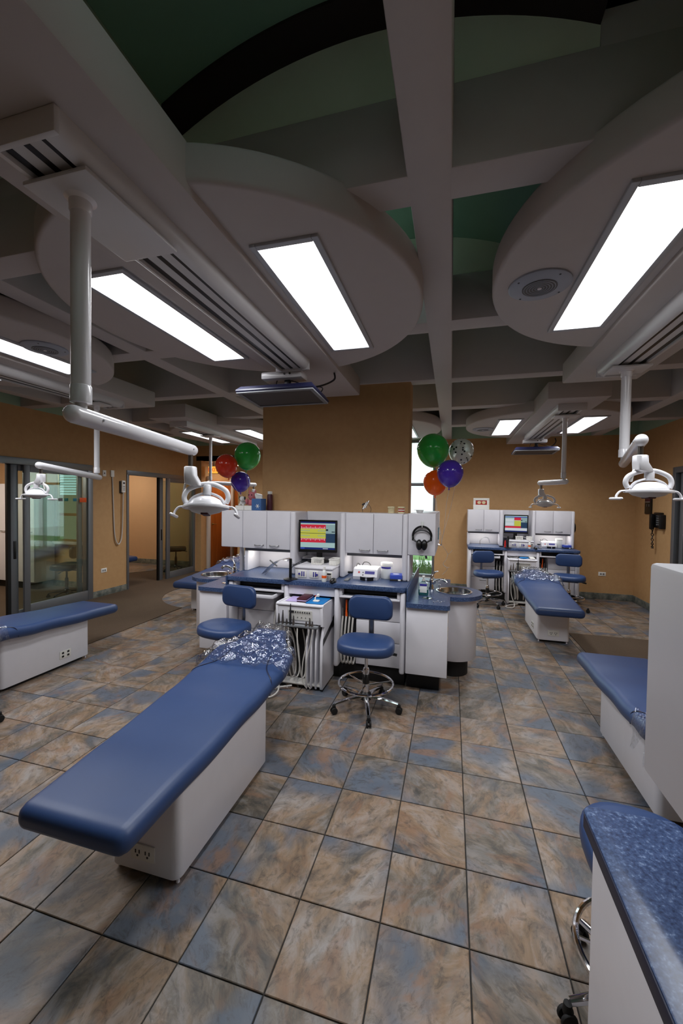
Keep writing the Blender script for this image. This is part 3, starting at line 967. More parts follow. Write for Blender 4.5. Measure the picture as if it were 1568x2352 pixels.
# ---------------------------------------------------------------- stools
def stool(label, loc, rz, group, dark=False, back=True):
    t = thing('operator_stool', label, 'stool', loc, rz, group)
    up_m, leg_m = ('black', 'black') if dark else ('vinyl', 'chrome')
    E_ = lambda n, mb, m_, **k: emit(n, mb, m_, k.pop('par', t), local=True, **k)
    rings = []
    for f, z in ((.80, .468), (.93, .470), (.985, .480), (1.0, .500), (.985, .527), (.93, .541), (.80, .548), (.5, .550), (.15, .548)):
        ring = []
        for k in range(40):
            a = 2 * pi * k / 40
            c_, s_ = cos(a), sin(a)
            x = .222 * math.copysign(abs(c_) ** .72, c_) * (1 + .10 * s_ * -1 if True else 1)
            y = .195 * math.copysign(abs(s_) ** .80, s_)
            ring.append((x * f, y * f, z + .012 * (x / .22) ** 2 * (1 if z > .52 else 0)))
        rings.append(ring)
    E_('seat', MB().loft(rings), up_m, angle=70)
    E_('seat_pan', MB().rbox(-.12, .12, -.10, .12, .448, .470, .006), 'black')
    if back:
        br = []
        for th, f in ((-.030, .86), (-.024, .95), (-.008, 1.0), (.010, .985), (.022, .93), (.028, .84)):
            ring = []
            for x, z in rrect(-.184, .184, -.102, .102, .062, 6):
                x_, z_ = x * f, z * f
                ring.append((x_, .205 + th - .35 * x_ * x_ * 2.2, .755 + z_ - (.012 * (x_ / .17) ** 2 if z_ > 0 else 0)))
            br.append(ring)
        E_('backrest', MB().loft(br), up_m, angle=70)
        E_('back_bar', MB().tube(curve([(0, .08, .452), (0, .20, .45), (0, .242, .52), (0, .238, .70), (0, .232, .80)], 5), .022, 8, squash=.35), 'nickel' if not dark else 'black')
    E_('lever', MB().tube(curve([(.10, .02, .45), (.17, .03, .445), (.235, .035, .435)], 3), [.006] * 4 + [.011] * 3, 8), 'black')
    E_('column', MB().lathe([(.014, .30), (.014, .45), (.03, .45), (.034, .462), (.034, .468)], (0, 0, 0), 16), leg_m)
    E_('gas_sleeve', MB().lathe([(.026, .10), (.026, .31), (.020, .325), (.014, .325)], (0, 0, 0), 16), leg_m)
    E_('sleeve_band', MB().lathe([(.027, .205), (.0275, .21), (.0275, .275), (.027, .28)], (0, 0, 0), 16), 'black')
    rg_ = MB()
    if not dark:
        rg_.tube([(.212 * cos(2 * pi * k / 40), .212 * sin(2 * pi * k / 40), .205) for k in range(40)], .0095, 8, closed=True)
        fr_ = E_('foot_ring', rg_, 'chrome')
        sp = MB()
        for k in range(3):
            a = .4 + 2 * pi * k / 3
            sp.tube([(.025 * cos(a), .025 * sin(a), .19), (.205 * cos(a), .205 * sin(a), .204)], .006, 6)
        E_('ring_spoke', sp, 'chrome', par=fr_)
    E_('hub', MB().lathe([(.02, .075), (.042, .08), (.042, .125), (.028, .14)], (0, 0, 0), 16), 'black')
    for k in range(5):
        a = -pi / 2 + .25 + 2 * pi * k / 5
        d = Vector((cos(a), sin(a), 0))
        P = [d * .03 + Vector((0, 0, .105)), d * .14 + Vector((0, 0, .098)), d * .255 + Vector((0, 0, .078))]
        E_('leg', MB().tube(curve(P, 4), [.022, .021, .020, .019, .018, .017, .016, .015, .014], 8, squash=.7), leg_m)
        n_ = Vector((-d.y, d.x, 0))
        w = MB()
        R = Matrix(((n_.x, d.x, 0), (n_.y, d.y, 0), (0, 0, 1))) @ Matrix.Rotation(pi / 2, 3, 'Y')
        c_ = d * .262
        for s in (-.019, .006):
            w.lathe([(.010, 0), (.024, .001), (.026, .004), (.026, .009), (.024, .012), (.010, .013)], c_ + n_ * s + Vector((0, 0, .0265)), 16, mat=R)
        w.lathe([(.012, .035), (.016, .045), (.012, .072)], c_, 10)
        E_('caster', w, 'rubber')
    return t
GS = 'blue stools at the workstations'
s0 = stool('blue stool with chrome foot ring before the right drawers of the front island', (-.62, 3.06, 0), .04, GS)
dup(s0, (-1.87, 3.07, 0), -.16, 'blue stool half hidden behind the head of the foreground bench', GS)
dup(s0, (.58, 6.78, 0), .35, 'blue stool before the left drawers of the back wall workstation', GS)
dup(s0, (1.76, 6.84, 0), -.2, 'blue stool behind the bench at the back wall workstation', GS)
dup(s0, (.635, 1.425, 0), -pi / 2, 'blue stool tucked under the near speckled worktop, cut off at the right', GS)
stool('black stool with backrest behind the sliding glass door', (-6.03, 5.10, 0), -1.3, 'black stools', True)
stool('small black stool behind the glass panel of the open doorway', (-6.0, 7.75, 0), .6, 'black stools', True, False)

# ---------------------------------------------------------------- ceiling tracks, lamps and screens
def track(cx, y0, y1, label):
    t = thing('light_track', label, 'ceiling track', (cx, (y0 + y1) / 2, 2.615), 0, 'ceiling light tracks')
    side = []
    for s in (-1, 1):
        prof = [(cx + s * .135, 2.692)] + [(cx + s * (.085 + .05 * cos(a)), 2.668 - .050 * sin(a)) for a in [pi / 2 * k / 6 for k in range(7)]] + [(cx + s * .078, 2.692)]
        emit('side_rail', MB().ext(prof, 'y', y0, y1), 'trackwhite', t, angle=50)
    emit('track_plate', MB().box(cx - .08, cx + .08, y0, y1, 2.632, 2.69), 'trackwhite', t)
    for x, w in ((-.068, .012), (0, .011), (.068, .012)):
        emit('slot', MB().box(cx + x - w, cx + x + w, y0 + .01, y1 - .01, 2.6305, 2.634), 'black', t, 'black slot')
    for ya in (y0 - .012, y1 - .006):
        emit('end_cap', MB().rbox(cx - .137, cx + .137, ya, ya + .018, 2.616, 2.6895, .004), 'trackwhite', t)
track(CX[1], .87, 2.87, 'long white light track above the foreground bench')
track(CX[2], 1.52, 3.55, 'white light track at the upper right, above the right-hand bench')
track(CX[0], 1.55, 3.63, 'white light track at the far left, near the sliding glass door')
track(CX[2], 4.72, 6.74, 'white light track above the back wall bench')
track(CX[0], 4.72, 6.74, 'white light track above the bench behind the island')

def dental_light(label, px_, py_, zb, tip, hrot, plen, pr_=.028, nod=0.0, dxh=0.0, sc=(.95, .80)):
    t = thing('dental_light', label, 'dental lamp', (px_, py_, zb - .06), 0, 'ceiling mounted dental lamps')
    a, b = Vector((px_, py_, zb - .022)), Vector(tip)
    d = (b - a); d.z = 0; d.normalize()
    emit('mounting_plate', MB().rbox(px_ - .125, px_ + .125, py_ - plen, py_ + (.32 if pr_ == .029 else plen * .8), 2.598, 2.614, .006), 'trackwhite', t)
    emit('pole', MB().lathe([(pr_, zb + .075), (pr_, 2.58)], (px_, py_, 0), 24), 'lampwhite', t)
    emit('collar', MB().lathe([(pr_ + .001, 2.555), (pr_ + .004, 2.56), (pr_ + .004, 2.59), (pr_ + .018, 2.598)], (px_, py_, 0), 24), 'lampwhite', t)
    emit('collar', MB().lathe([(pr_ * .8, zb + .02), (pr_ + .003, zb + .022), (pr_ + .003, zb + .076), (pr_, zb + .08)], (px_, py_, 0), 24), 'lampwhite', t)
    emit('pivot', MB().lathe([(pr_ * .62, zb - .03), (pr_ * .62, zb + .03)], (px_, py_, 0), 18), 'trackwhite', t)
    ar = emit('arm', MB().capsule(a - d * .035, b + d * .02, .030, 20), 'lampwhite', t, angle=60)
    for q, s in ((a, .07), (b, -.03)):
        n_ = Vector((d.y, -d.x, 0))
        emit('screw', MB().lathe([(.001, .0), (.004, .0), (.004, .004)], q + d * s + n_ * .0285, 8, mat=Vector((0, 0, 1)).rotation_difference(n_).to_matrix()), 'grey', ar)
    M = Matrix.Translation(b) @ Matrix.Rotation(hrot, 4, 'Z')
    MS = M
    M = M @ Matrix.Diagonal((sc[0], sc[0], sc[1], 1))
    def P(n, mb, m_, par=t, **k):
        return emit(n, mb.xf(M), m_, par, **k)
    emit('stem', MB().lathe([(.013, -.10 * sc[1]), (.013, -.02)], (0, 0, 0), 14).xf(MS), 'nickel', t)
    hs = MB()
    hs.loft([[(x + .0, y, -.092) for x, y in rrect(-.026, .026, -.026, .026, .018)], [(x, y, -.097) for x, y in rrect(-.031, .031, -.031, .031, .02)],
             [(x, y, -.14) for x, y in rrect(-.031, .033, -.031, .031, .018)], [(x, y, -.185) for x, y in rrect(-.028, .058, -.029, .029, .016)], [(x, y, -.198) for x, y in rrect(.0, .060, -.024, .024, .014)]])
    P('joint_housing', hs, 'lampwhite', angle=50)
    P('pull_rod', MB().capsule((-.030, .004, -.19), (-.042, .004, -.255), .007, 8), 'cream')
    M0 = M
    M = M0 @ Matrix.Translation((.03 + dxh, 0, -.20)) @ Matrix.Rotation(nod, 4, 'X') @ Matrix.Translation((-.03, 0, .20))
    yk = MB()
    yk.tube(curve([(-.060, 0, -.30), (-.074, 0, -.265), (-.056, 0, -.222), (.0, 0, -.196), (.05, 0, -.188), (.10, 0, -.196), (.152, 0, -.225), (.168, 0, -.265), (.158, 0, -.298)], 5), .0095, 10, squash=1.5)
    P('yoke', yk, 'lampwhite')
    yi = MB()
    yi.tube(curve([(-.05, 0, -.300), (-.02, 0, -.262), (.05, 0, -.240), (.12, 0, -.262), (.152, 0, -.302)], 5), .0075, 8)
    yi.lathe([(.021, -.252), (.023, -.248), (.023, -.200), (.021, -.196)], (.05, 0, 0), 16)
    P('yoke_bracket', yi, 'lampwhite')
    dm = MB().lathe([(.098, -.318), (.095, -.305), (.078, -.280), (.045, -.263), (.001, -.257)], (0, 0, 0), 28)
    for p in dm.v:
        p.y *= .74
        p.x += .05
    sh = P('lamp_head', dm, 'lampwhite', angle=50)
    rim = MB().prism([(-.080, .0), (-.070, -.022), (-.02, -.062), (.05, -.076), (.12, -.062), (.170, -.022), (.180, 0), (.170, .022), (.12, .062), (.05, .076), (-.02, .062), (-.070, .022)], -.330, -.310, .004)
    P('rim', rim, 'lampwhite', sh)
    ln = MB().lathe([(.001, -.362), (.04, -.358), (.078, -.346), (.096, -.330), (.09, -.326)], (0, 0, 0), 28)
    for p in ln.v:
        p.y *= .70
        p.x += .05
    lens = P('reflector', ln, 'cream', sh, label='cream reflector bowl')
    P('bulb_shield', MB().rbox(.03, .07, -.03, .03, -.366, -.352, .005), 'maroon', lens)
    for s in (-1, 1):
        x0 = .05 + s * .122
        h = MB().tube(curve([(x0, 0, -.318), (x0 + s * .028, 0, -.322), (x0 + s * .046, 0, -.345), (x0 + s * .050, 0, -.366)], 4), .0065, 8)
        h.capsule((x0 + s * .05, -.042, -.368), (x0 + s * .05, .042, -.368), .009, 8)
        P('handle', h, 'lampwhite')
    return t
dental_light('largest white dental lamp, its thick arm crossing in front of the left wall', CX[1], 1.06, 1.918, (-1.365, 1.88, 1.893), .30, .095, .029, -.22, .045, (.97, .97))
dental_light('white dental lamp at the right edge above the black wall phone', CX[2], 3.36, 1.955, (.915, 2.36, 1.955), .25, .10, .032)
dental_light('small white dental lamp above the back wall workstation', CX[2], 4.99, 1.905, (1.035, 5.30, 1.885), .15, .10, .024)
dental_light('white dental lamp before the sliding glass door', CX[0], 3.41, 1.87, (-3.475, 2.70, 1.905), pi + .1, .10, .026)
dental_light('tiny lamp arm under the header of the open doorway', -6.42, 6.90, 2.40, (-6.95, 6.72, 2.37), 2.6, .10, .022)
dental_light('white dental lamp behind the left balloons', CX[0], 5.48, 1.91, (-3.10, 5.9, 1.88), .5, .10, .022)

def ceiling_screen(x, y, z, ytrack, label):
    t = thing('ceiling_screen', label, 'television', (x, y, z), 0, 'screens hung from the ceiling tracks')
    br = MB().rbox(x - .17, x + .17, y - .06, y + .08, 2.575, 2.632, .014)
    b = emit('bracket', br, 'lampwhite', t)
    for dx in (.03, .075):
        emit('screw', MB().lathe([(.001, 0), (.008, 0), (.008, .004)], (x + dx, y - .0605, 2.606), 10, mat=Matrix.Rotation(pi / 2, 3, 'X')), 'black', b)
    emit('stalk', MB().rbox(x + .005, x + .05, y - .005, y + .035, z + .075, 2.58, .006).lathe([(.05, z + .05), (.045, z + .07), (.03, z + .085)], (x + .02, y + .01, 0), 16), 'black', t)
    W_, D_ = .31, .19
    tilt = Matrix.Translation((x, y, z)) @ Matrix.Rotation(radians(-3), 4, 'X') @ Matrix.Translation((-x, -y, -z))
    sh = MB()
    sh.loft([[(x + a * sx, y + b_ * sy, zz) for sx, sy in ((-1, -1), (1, -1), (1, 1), (-1, 1))] for a, b_, zz in ((W_, D_, z - .006), (W_ + .004, D_ + .004, z + .004), (W_ + .002, D_ + .002, z + .014), (W_ - .022, D_ - .03, z + .046), (W_ - .04, D_ - .05, z + .052))])
    shell = emit('shell', sh.xf(tilt), 'navyplastic', t, angle=20)
    fr = MB()
    for bx in ((-W_, W_, -D_, -D_ + .03), (-W_, W_, D_ - .03, D_), (-W_, -W_ + .03, -D_ + .03, D_ - .03), (W_ - .03, W_, -D_ + .03, D_ - .03)):
        fr.rbox(x + bx[0], x + bx[1], y + bx[2], y + bx[3], z - .016, z - .004, .003)
    emit('bezel', fr.xf(tilt), 'grey', t)
    emit('display', MB().box(x - W_ + .03, x + W_ - .03, y - D_ + .03, y + D_ - .03, z - .010, z - .004).xf(tilt), 'dark', t)
    c1 = MB().tube(curve([(x - .05, y, 2.58), (x - .06, y, z + .12), (x - .075, y + .01, z + .05)], 5), .004, 6)
    c1.tube(curve([(x + .05, y + .02, 2.575), (x + .2, y + .03, 2.53), (x + .30, y + .06, z + .07), (x + .27, y + .08, z + .03)], 5), .004, 6)
    c1.tube(curve([(x + .34, y + .25, 2.685), (x + .345, y + .22, 2.62), (x + .26, y + .10, 2.54), (x + .10, y + .02, z + .065), (x - .1, y, z + .055)], 6), .008, 6)
    emit('cable', c1, 'black', t)
ceiling_screen(-1.295, 2.95, 2.445, 2.87, 'black screen hung face down from the track before the tan pillar')
ceiling_screen(1.225, 6.82, 2.445, 6.74, 'black screen hung face down from the track near the back wall')

# ---------------------------------------------------------------- workstations
def handle(x, y, z, par, w=.05, ydir=-1):
    """bowed pull on a door or drawer front"""
    emit('handle', MB().tube(curve([(x - w, y, z), (x - w * .8, y + ydir * .016, z - .002), (x, y + ydir * .024, z - .004), (x + w * .8, y + ydir * .016, z - .002), (x + w, y, z)], 4), .0045, 6, squash=1.3), 'nickel', par)

def holed(outer, c, r, z0, z1, n=40):
    """a slab with a round hole: two flat faces with a bridge cut, plus outer and inner rims"""
    k0 = min(range(len(outer)), key=lambda k: (outer[k][0] - c[0]) ** 2 + (outer[k][1] - c[1]) ** 2)
    a0 = math.atan2(outer[k0][1] - c[1], outer[k0][0] - c[0])
    ring = [(c[0] + r * cos(a0 - 2 * pi * k / n), c[1] + r * sin(a0 - 2 * pi * k / n)) for k in range(n)]
    outer = outer[k0:] + outer[:k0]
    no = len(outer)
    mb = MB()
    vs = [(x, y, z) for z in (z0, z1) for x, y in outer + ring]
    m_ = no + n
    bm = bmesh.new()
    bv = [bm.verts.new(p) for p in vs]
    for k in range(no):
        q = (k + 1) % no
        bm.faces.new((bv[k], bv[q], bv[m_ + q], bv[m_ + k]))
    for k in range(n):
        q = (k + 1) % n
        bm.faces.new((bv[no + k], bv[no + q], bv[m_ + no + q], bv[m_ + no + k]))
    for o in (0, m_):
        eds = [bm.edges.get((bv[o + k], bv[o + (k + 1) % no])) for k in range(no)] + [bm.edges.get((bv[o + no + k], bv[o + no + (k + 1) % n])) for k in range(n)]
        bmesh.ops.triangle_fill(bm, edges=eds, use_beauty=True)
    bmesh.ops.recalc_face_normals(bm, faces=list(bm.faces))
    mb.bm(bm)
    return mb

def station(cx, yc, where, wings, screen, seed):
    X = lambda u: cx + u
    Y = lambda v: yc + v
    B = lambda u0, u1, v0, v1, z0, z1, r=.004, mb=None: (mb or MB()).rbox(X(u0), X(u1), Y(v0), Y(v1), z0, z1, r)
    at = lambda u, v, z: (X(u), Y(v), z)
    # wall cabinets
    for nm, u0, um, u1 in (('first', -.875, -.605, -.346), ('second', .222, .495, .768)):
        side = 'window end' if nm == 'second' else 'door end'
        lab = {('first', 'front island'): 'white double-door upper cabinet beside the pillar front, nearer the tissue box',
               ('second', 'front island'): 'white double-door upper cabinet between the lit monitor and the headphones',
               ('first', 'back wall'): 'white double-door upper cabinet under the framed picture',
               ('second', 'back wall'): 'white double-door upper cabinet at the outlet side of the back wall'}[(nm, where)]
        c = thing('upper_cabinet', lab, 'cabinet', at((u0 + u1) / 2, .45, 1.133))
        emit('body', B(u0, u1, .322, .64, 1.133, 1.52), 'white', c)
        emit('light_rail', B(u0 + .01, u1 - .005, .335, .35, 1.105, 1.134, .002), 'grey', c)
        for a, b, hu in ((u0 + .003, um - .002, .70), (um + .002, u1 - .003, .33)):
            d = emit('door', B(a, b, .300, .320, 1.136, 1.518, .004), 'white', c)
            handle(X(a + (b - a) * hu), Y(.300), 1.172, d)
        l = thing('niche_light', f'thin light under the upper cabinet, {"tissue box" if nm == "first" else "white tub"} side of the {where}' if where == 'front island' else f'thin light under the back wall upper cabinet, {"picture" if nm == "first" else "outlet"} side', 'lamp', at((u0 + u1) / 2, .42, 1.115))
        emit('housing', B(u0 + .06, u1 - .05, .38, .46, 1.120, 1.1335, .003), 'white', l)
        emit('tube', B(u0 + .07, u1 - .06, .39, .45, 1.114, 1.1205, .002), 'niche_light', l)
    # hutch: upright panels, back panels
    h = thing('monitor_bay', f'white open bay behind the monitor on the {where} worktop', 'cabinet', at(-.05, .46, .895))
    for u0, u1 in ((-.345, -.286), (.172, .2215)):
        emit('upright', B(u0, u1, .28, .64, .896, 1.5195, .018), 'white', h, angle=50)
    emit('back_panel', B(-.285, .171, .615, .638, .896, 1.519, .002), 'white', h)
    for nm, u0, u1, ub in (('first', -.834, -.3465, -.854), ('second', .223, .767, None)):
        ni = thing('counter_niche', f'bright white niche under the {where} upper cabinet, ' + ({'first': 'tissue box side', 'second': 'white tub side'} if where == 'front island' else {'first': 'picture side', 'second': 'outlet side'})[nm], 'cabinet', at((u0 + u1) / 2, .6, .896))
        emit('back_panel', B(u0, u1, .615, .638, .896, 1.103, .002), 'white', ni)
        if ub:
            emit('upright', B(-.873, -.835, .34, .64, .896, 1.103, .006), 'white', ni)
    dv = thing('cabinet_divider', f'tall white upright closing the {where} cabinets', 'cabinet', at(.79, .46, .895))
    emit('board', B(.7685, .816, .285, .64, .896, 1.5195, .018), 'white', dv, angle=50)
    emit('shelf', B(-.285, .171, .46, .614, 1.03, 1.05, .003), 'white', h)
    # worktop
    wt = thing('worktop', f'blue speckled main worktop of the {where}', 'worktop', at(0, .33, .853))
    pl = [(X(-.872), Y(.66)), (X(-.872), Y(.012)), (X(-.860), Y(0))] + [(X(.844 - .05) + .05 * sin(a), Y(.05) - .05 * cos(a)) for a in [pi / 2 * k / 6 for k in range(7)]] + [(X(.844), Y(.66))]
    emit('slab', MB().prism(pl, .853, .895, .004), 'laminate', wt)
    # frame below
    f = thing('desk_carcass', f'white posts, apron and keyboard slots under the {where} worktop', 'desk', at(0, .3, 0))
    for u0, u1 in ((-.865, -.812), (-.288, -.245), (.2, .245), (.79, .836)):
        emit('post', B(u0, u1, .012, .58, .14, .852, .018), 'white', f, angle=50)
    emit('apron', B(-.244, .199, .03, .05, .765, .852, .003), 'white', f)
    emit('back_panel', B(-.86, .83, .585, .605, .14, .852, .002), 'white', f)
    emit('toe_kick', B(-.855, .826, .13, .56, .0, .139, .003), 'toe', f)
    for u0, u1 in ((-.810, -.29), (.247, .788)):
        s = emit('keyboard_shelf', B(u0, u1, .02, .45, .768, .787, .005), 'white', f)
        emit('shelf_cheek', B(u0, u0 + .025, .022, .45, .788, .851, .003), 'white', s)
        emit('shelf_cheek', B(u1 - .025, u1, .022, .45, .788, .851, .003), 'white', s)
        emit('slot_shade', B(u0 + .026, u1 - .026, .10, .45, .789, .851, .002), 'black', s)  # black block filling the slot, its shade put into the colour
    for nm, u0, u1 in (('tissue box side', -.808, -.425), ('window side', .385, .786)):
        if where != 'front island':
            nm = 'picture side' if u0 < 0 else 'outlet side'
        d = thing('drawer_cabinet', f'white drawer unit under the {where} worktop, {nm}', 'cabinet', at((u0 + u1) / 2, .35, .15))
        emit('body', B(u0, u1, .125, .57, .15, .755), 'white', d)
        for z0, z1 in ((.155, .37), (.375, .56), (.565, .75)):
            q = emit('drawer', B(u0 + .002, u1 - .002, .104, .124, z0, z1, .004), 'white', d)
            if z0 < .3 or seed == 2:
                handle(X((u0 + u1) / 2), Y(.104), z1 - .05, q)
        if u0 < 0:
            tr = emit('pull_out_tray', MB().prism(rrect(X(-.80), X(-.36), Y(-.06), Y(.30), .03), .722, .752, .004), 'white', d)
            emit('tray_mat', MB().prism(rrect(X(-.785), X(-.375), Y(-.04), Y(.28), .02), .7525, .756, .001), 'dark', tr)
    # hanging handpieces
    for nm, uc, n in (('tissue box side', -.352, 3), ('window side', .312, 4)):
        if where != 'front island':
            nm = 'picture side' if uc < 0 else 'outlet side'
        k_ = thing('handpiece_holder', f'row of hanging suction hoses under the {where} worktop, {nm}', 'dental equipment', at(uc, .08, .16), 0, 'hose holders')
        emit('holder_bar', B(uc - .052, uc + .056, .10, .16, .56, .60, .006).join(B(uc - .052, uc + .056, .16, .56, .40, .60, .004)), 'dark', k_)
        for i in range(n):
            u = uc - .045 + i * .095 / (n - 1)
            emit('hose', MB().tube(curve([at(u, .09, .60), at(u - .004, .07, .50), at(u - .008, .05, .34), at(u - .005, .06, .20), at(u + .004, .10, .155), at(u + .008, .15, .22), at(u + .004, .17, .42)], 5), .0085, 7), 'hose', k_)
            hp = MB().tube([at(u, .09, .585), at(u, .085, .63), at(u + .002, .078, .665)], [.011, .009, .005], 8)
            emit('handpiece', hp, 'orange' if (i == 1 and uc > 0) else 'nickel', k_)
            if i == 1 and uc > 0:
                emit('tip', MB().tube([at(u + .002, .078, .66), at(u + .004, .07, .74)], .0075, 8), 'orange', k_)
    # delivery cart
    c = thing('delivery_cart', f'white wheeled instrument cart standing in the {where} desk opening', 'instrument cart', at(-.04, 0, 0))
    uL, uR = -.258, .172
    side = [(.20, .02), (.20, .73), (-.195, .745), (-.215, .735), (-.222, .715), (-.205, .56), (-.165, .545), (-.215, .43), (-.218, .05), (-.205, .02)]
    PR = lambda u0, u1, prof: MB().ext([(Y(v), z) for v, z in prof], 'x', X(u0), X(u1))
    emit('side_panel', PR(uR - .022, uR, side), 'white', c)
    emit('side_panel', PR(uL, uL + .022, side), 'white', c)
    emit('top_box', PR(uL + .023, uR - .023, [(.195, .57), (.195, .725), (-.19, .741), (-.21, .731), (-.216, .712), (-.200, .572)]), 'white', c)
    emit('top_lip', B(uL + .002, uR - .002, -.226, -.205, .722, .742, .009), 'white', c)
    emit('control_panel', MB().add([at(-.145, -.2165, .69), at(.075, -.2165, .69), at(.075, -.2065, .60), at(-.145, -.2065, .60), at(-.145, -.212, .69), at(.075, -.212, .69), at(.075, -.202, .60), at(-.145, -.202, .60)], [(0, 3, 2, 1), (0, 1, 5, 4), (1, 2, 6, 5), (2, 3, 7, 6), (3, 0, 4, 7)]), 'cream', c)
    kn = MB()
    B(-.135, -.090, -.2185, -.212, .665, .682, .002, kn)
    for k in range(7):
        kn.lathe([(.001, 0), (.006, 0), (.006, .006)], at(-.075 + k * .021, -.2195, .672), 8, mat=Matrix.Rotation(-pi / 2, 3, 'X'))
    for k in range(6):
        kn.lathe([(.001, 0), (.004, 0), (.004, .006)], at(-.13 + k * .036, -.2125, .625), 8, mat=Matrix.Rotation(-pi / 2, 3, 'X'))
    o = emit('control_knobs', kn, 'dark', c)
    o['kind'] = 'stuff'
    for u in (.022, .062, .104):
        emit('fin', PR(u, u + .014, [(.0, .05), (.0, .55), (-.165, .548), (-.215, .43), (-.218, .05), (-.205, .02)]), 'white', c)
    emit('dark_recess', B(uL + .024, .149, -.10, .19, .05, .568, .003), 'toe', c)  # solid black block standing in for the shade inside the cart
    emit('base_plate', B(uL + .024, uR - .024, -.2, .18, .035, .049, .003), 'hose', c)
    emit('decal', MB().ext([(Y(-.20), .395), (Y(-.20), .45), (Y(.07), .545), (Y(.07), .49)], 'x', X(uR + .0005), X(uR + .002)).ext([(Y(.0705), .47), (Y(.0705), .565), (Y(.195), .60), (Y(.195), .51)], 'x', X(uR + .0005), X(uR + .002)), 'black', c, 'black diagonal stripe')
    for u in (-.24, .15):
        for v in (-.18, .16):
            emit('caster', MB().tube([at(u - .008, v, .017), at(u + .008, v, .017)], .0165, 12), 'rubber', c)
    hb = emit('handpiece_bar', B(-.235, .135, -.245, -.205, .545, .568, .006), 'grey', c)
    for i, (u, hh) in enumerate(((-.222, .10), (-.185, .13), (-.148, .06), (-.115, .19), (-.085, .09), (.03, .05), (.062, .08), (.085, .055))):
        emit('handpiece', MB().tube([at(u, -.232, .545), at(u, -.236, .555 + hh * .5), at(u + .003, -.240, .555 + hh)], [.013, .010, .004], 8), 'nickel' if hh < .18 else 'dark', hb)
    rg_ = random.Random(seed)
    for i, u in enumerate((-.205, -.168, -.13, -.05)):
        w_ = rg_.uniform(.02, .045)
        emit('hose', MB().tube(curve([at(u, -.235, .54), at(u + .008, -.25, .42), at(u + w_, -.24, .24), at(u + w_ * 1.3, -.20, .10), at(u + w_ * 1.8, -.15, .14), at(u + w_ * 1.2, -.12, .35), at(u + .01, -.13, .50)], 5), .0058, 7), 'hose', c)
    for i, u in enumerate((.03, .062)):
        emit('hose', MB().tube(curve([at(u + .03, -.238, .55), at(u + .018, -.245, .45), at(u - .02, -.25, .26), at(u - .025, -.245, .10), at(u + .01, -.23, .028)], 6), .0045, 7), 'hose', c)
    emit('floor_hose', MB().tube(curve([at(-.22, -.26, .45), at(-.215, -.30, .20), at(-.17, -.34, .05), at(-.20, -.42, .012), at(-.27, -.43, .010), at(-.30, -.38, .012), at(-.25, -.30, .02), at(-.1, -.22, .03)], 7), .007, 7), 'hose', c)

    if where == 'front island':
        single('tray_paper', 'lilac paper square on the cart top in the front island', 'paper', B(-.20, -.06, -.15, .03, .7435, .745, .0005), 'lilac')
        single('tray_mat', 'bright blue tray mat on the front cart top', 'tray', B(.0, .16, -.18, .10, .744, .7475, .001), 'blue_tray')
        bk = thing('glove_carton', 'dark maroon carton lying on the front cart', 'box', at(-.045, -.06, .7448))
        emit('carton', B(-.09, -.002, -.155, .04, .745, .775, .002), 'maroon', bk)
        emit('label_band', B(-.0905, -.0015, -.1565, .0415, .753, .760, .0005), 'lilac', bk)
        mo = thing('dental_model', 'little white and red tooth model on the blue mat', 'model', at(.07, -.09, .748))
        emit('base', MB().prism(rrect(X(.045), X(.10), Y(-.125), Y(-.075), .012), .748, .757, .002), 'paper', mo)
        emit('arm', MB().tube(curve([at(.06, -.10, .756), at(.062, -.09, .785), at(.08, -.085, .79)], 4), .006, 8).lathe([(.008, .785), (.013, .79), (.013, .805), (.006, .812)], at(.085, -.085, 0), 10), 'paper', mo)
        emit('marker', MB().lathe([(.001, .786), (.006, .788), (.006, .797), (.001, .8)], at(.062, -.09, 0), 8), 'red', mo)
    else:
        single('instrument_tray', 'blue oval tray on the cart top at the back wall', 'tray', MB().prism([(X(.0) + .07 * cos(a), Y(-.05) + .045 * sin(a)) for a in [2 * pi * k / 24 for k in range(24)]], .7445, .762, .006), 'blue_tray')
        single('instrument_box', 'white and red instrument box on the cart at the back wall', 'box', B(.085, .155, -.12, .04, .744, .765, .004), 'paper')
        single('wire_rack', 'grey wire rack on the cart at the back wall', 'rack', MB().tube([at(u, v, .765) for u, v in rrect(-.23, -.09, -.12, .12, .02)], .003, 6, closed=True).tube([at(u, v, .7465) for u, v in rrect(-.23, -.09, -.12, .12, .02)], .003, 6, closed=True).tube([at(-.23, 0, .746), at(-.23, 0, .765)], .003, 6).tube([at(-.09, 0, .746), at(-.09, 0, .765)], .003, 6), 'nickel')

    # things on the worktop
    zt = .8955
    W = where
    r = thing('antenna_stand', f'black upright antenna on a flat foot, {W} worktop', 'antenna', at(-.236, .05, zt))
    emit('foot', MB().lathe([(.066, 0), (.068, .004), (.05, .010), (.012, .016)], at(-.236, .05, zt), 24), 'black', r)
    emit('mast', B(-.250, -.222, .04, .06, zt + .008, zt + .195, .009), 'black', r)
    emit('cable', MB().tube(curve([at(-.235, .062, zt + .10), at(-.21, .12, zt + .135), at(-.17, .22, zt + .15), at(-.12, .33, zt + .125)], 5), .003, 6), 'black', r)
    g = thing('gas_mixer', f'white gas mixing console with dials below the {W} monitor', 'medical device', at(-.01, .25, zt))
    emit('case', B(-.205, .165, .085, .44, zt, zt + .10, .006), 'white', g)
    emit('lid', B(-.21, .168, .075, .45, zt + .10, zt + .122, .008), 'white', g)
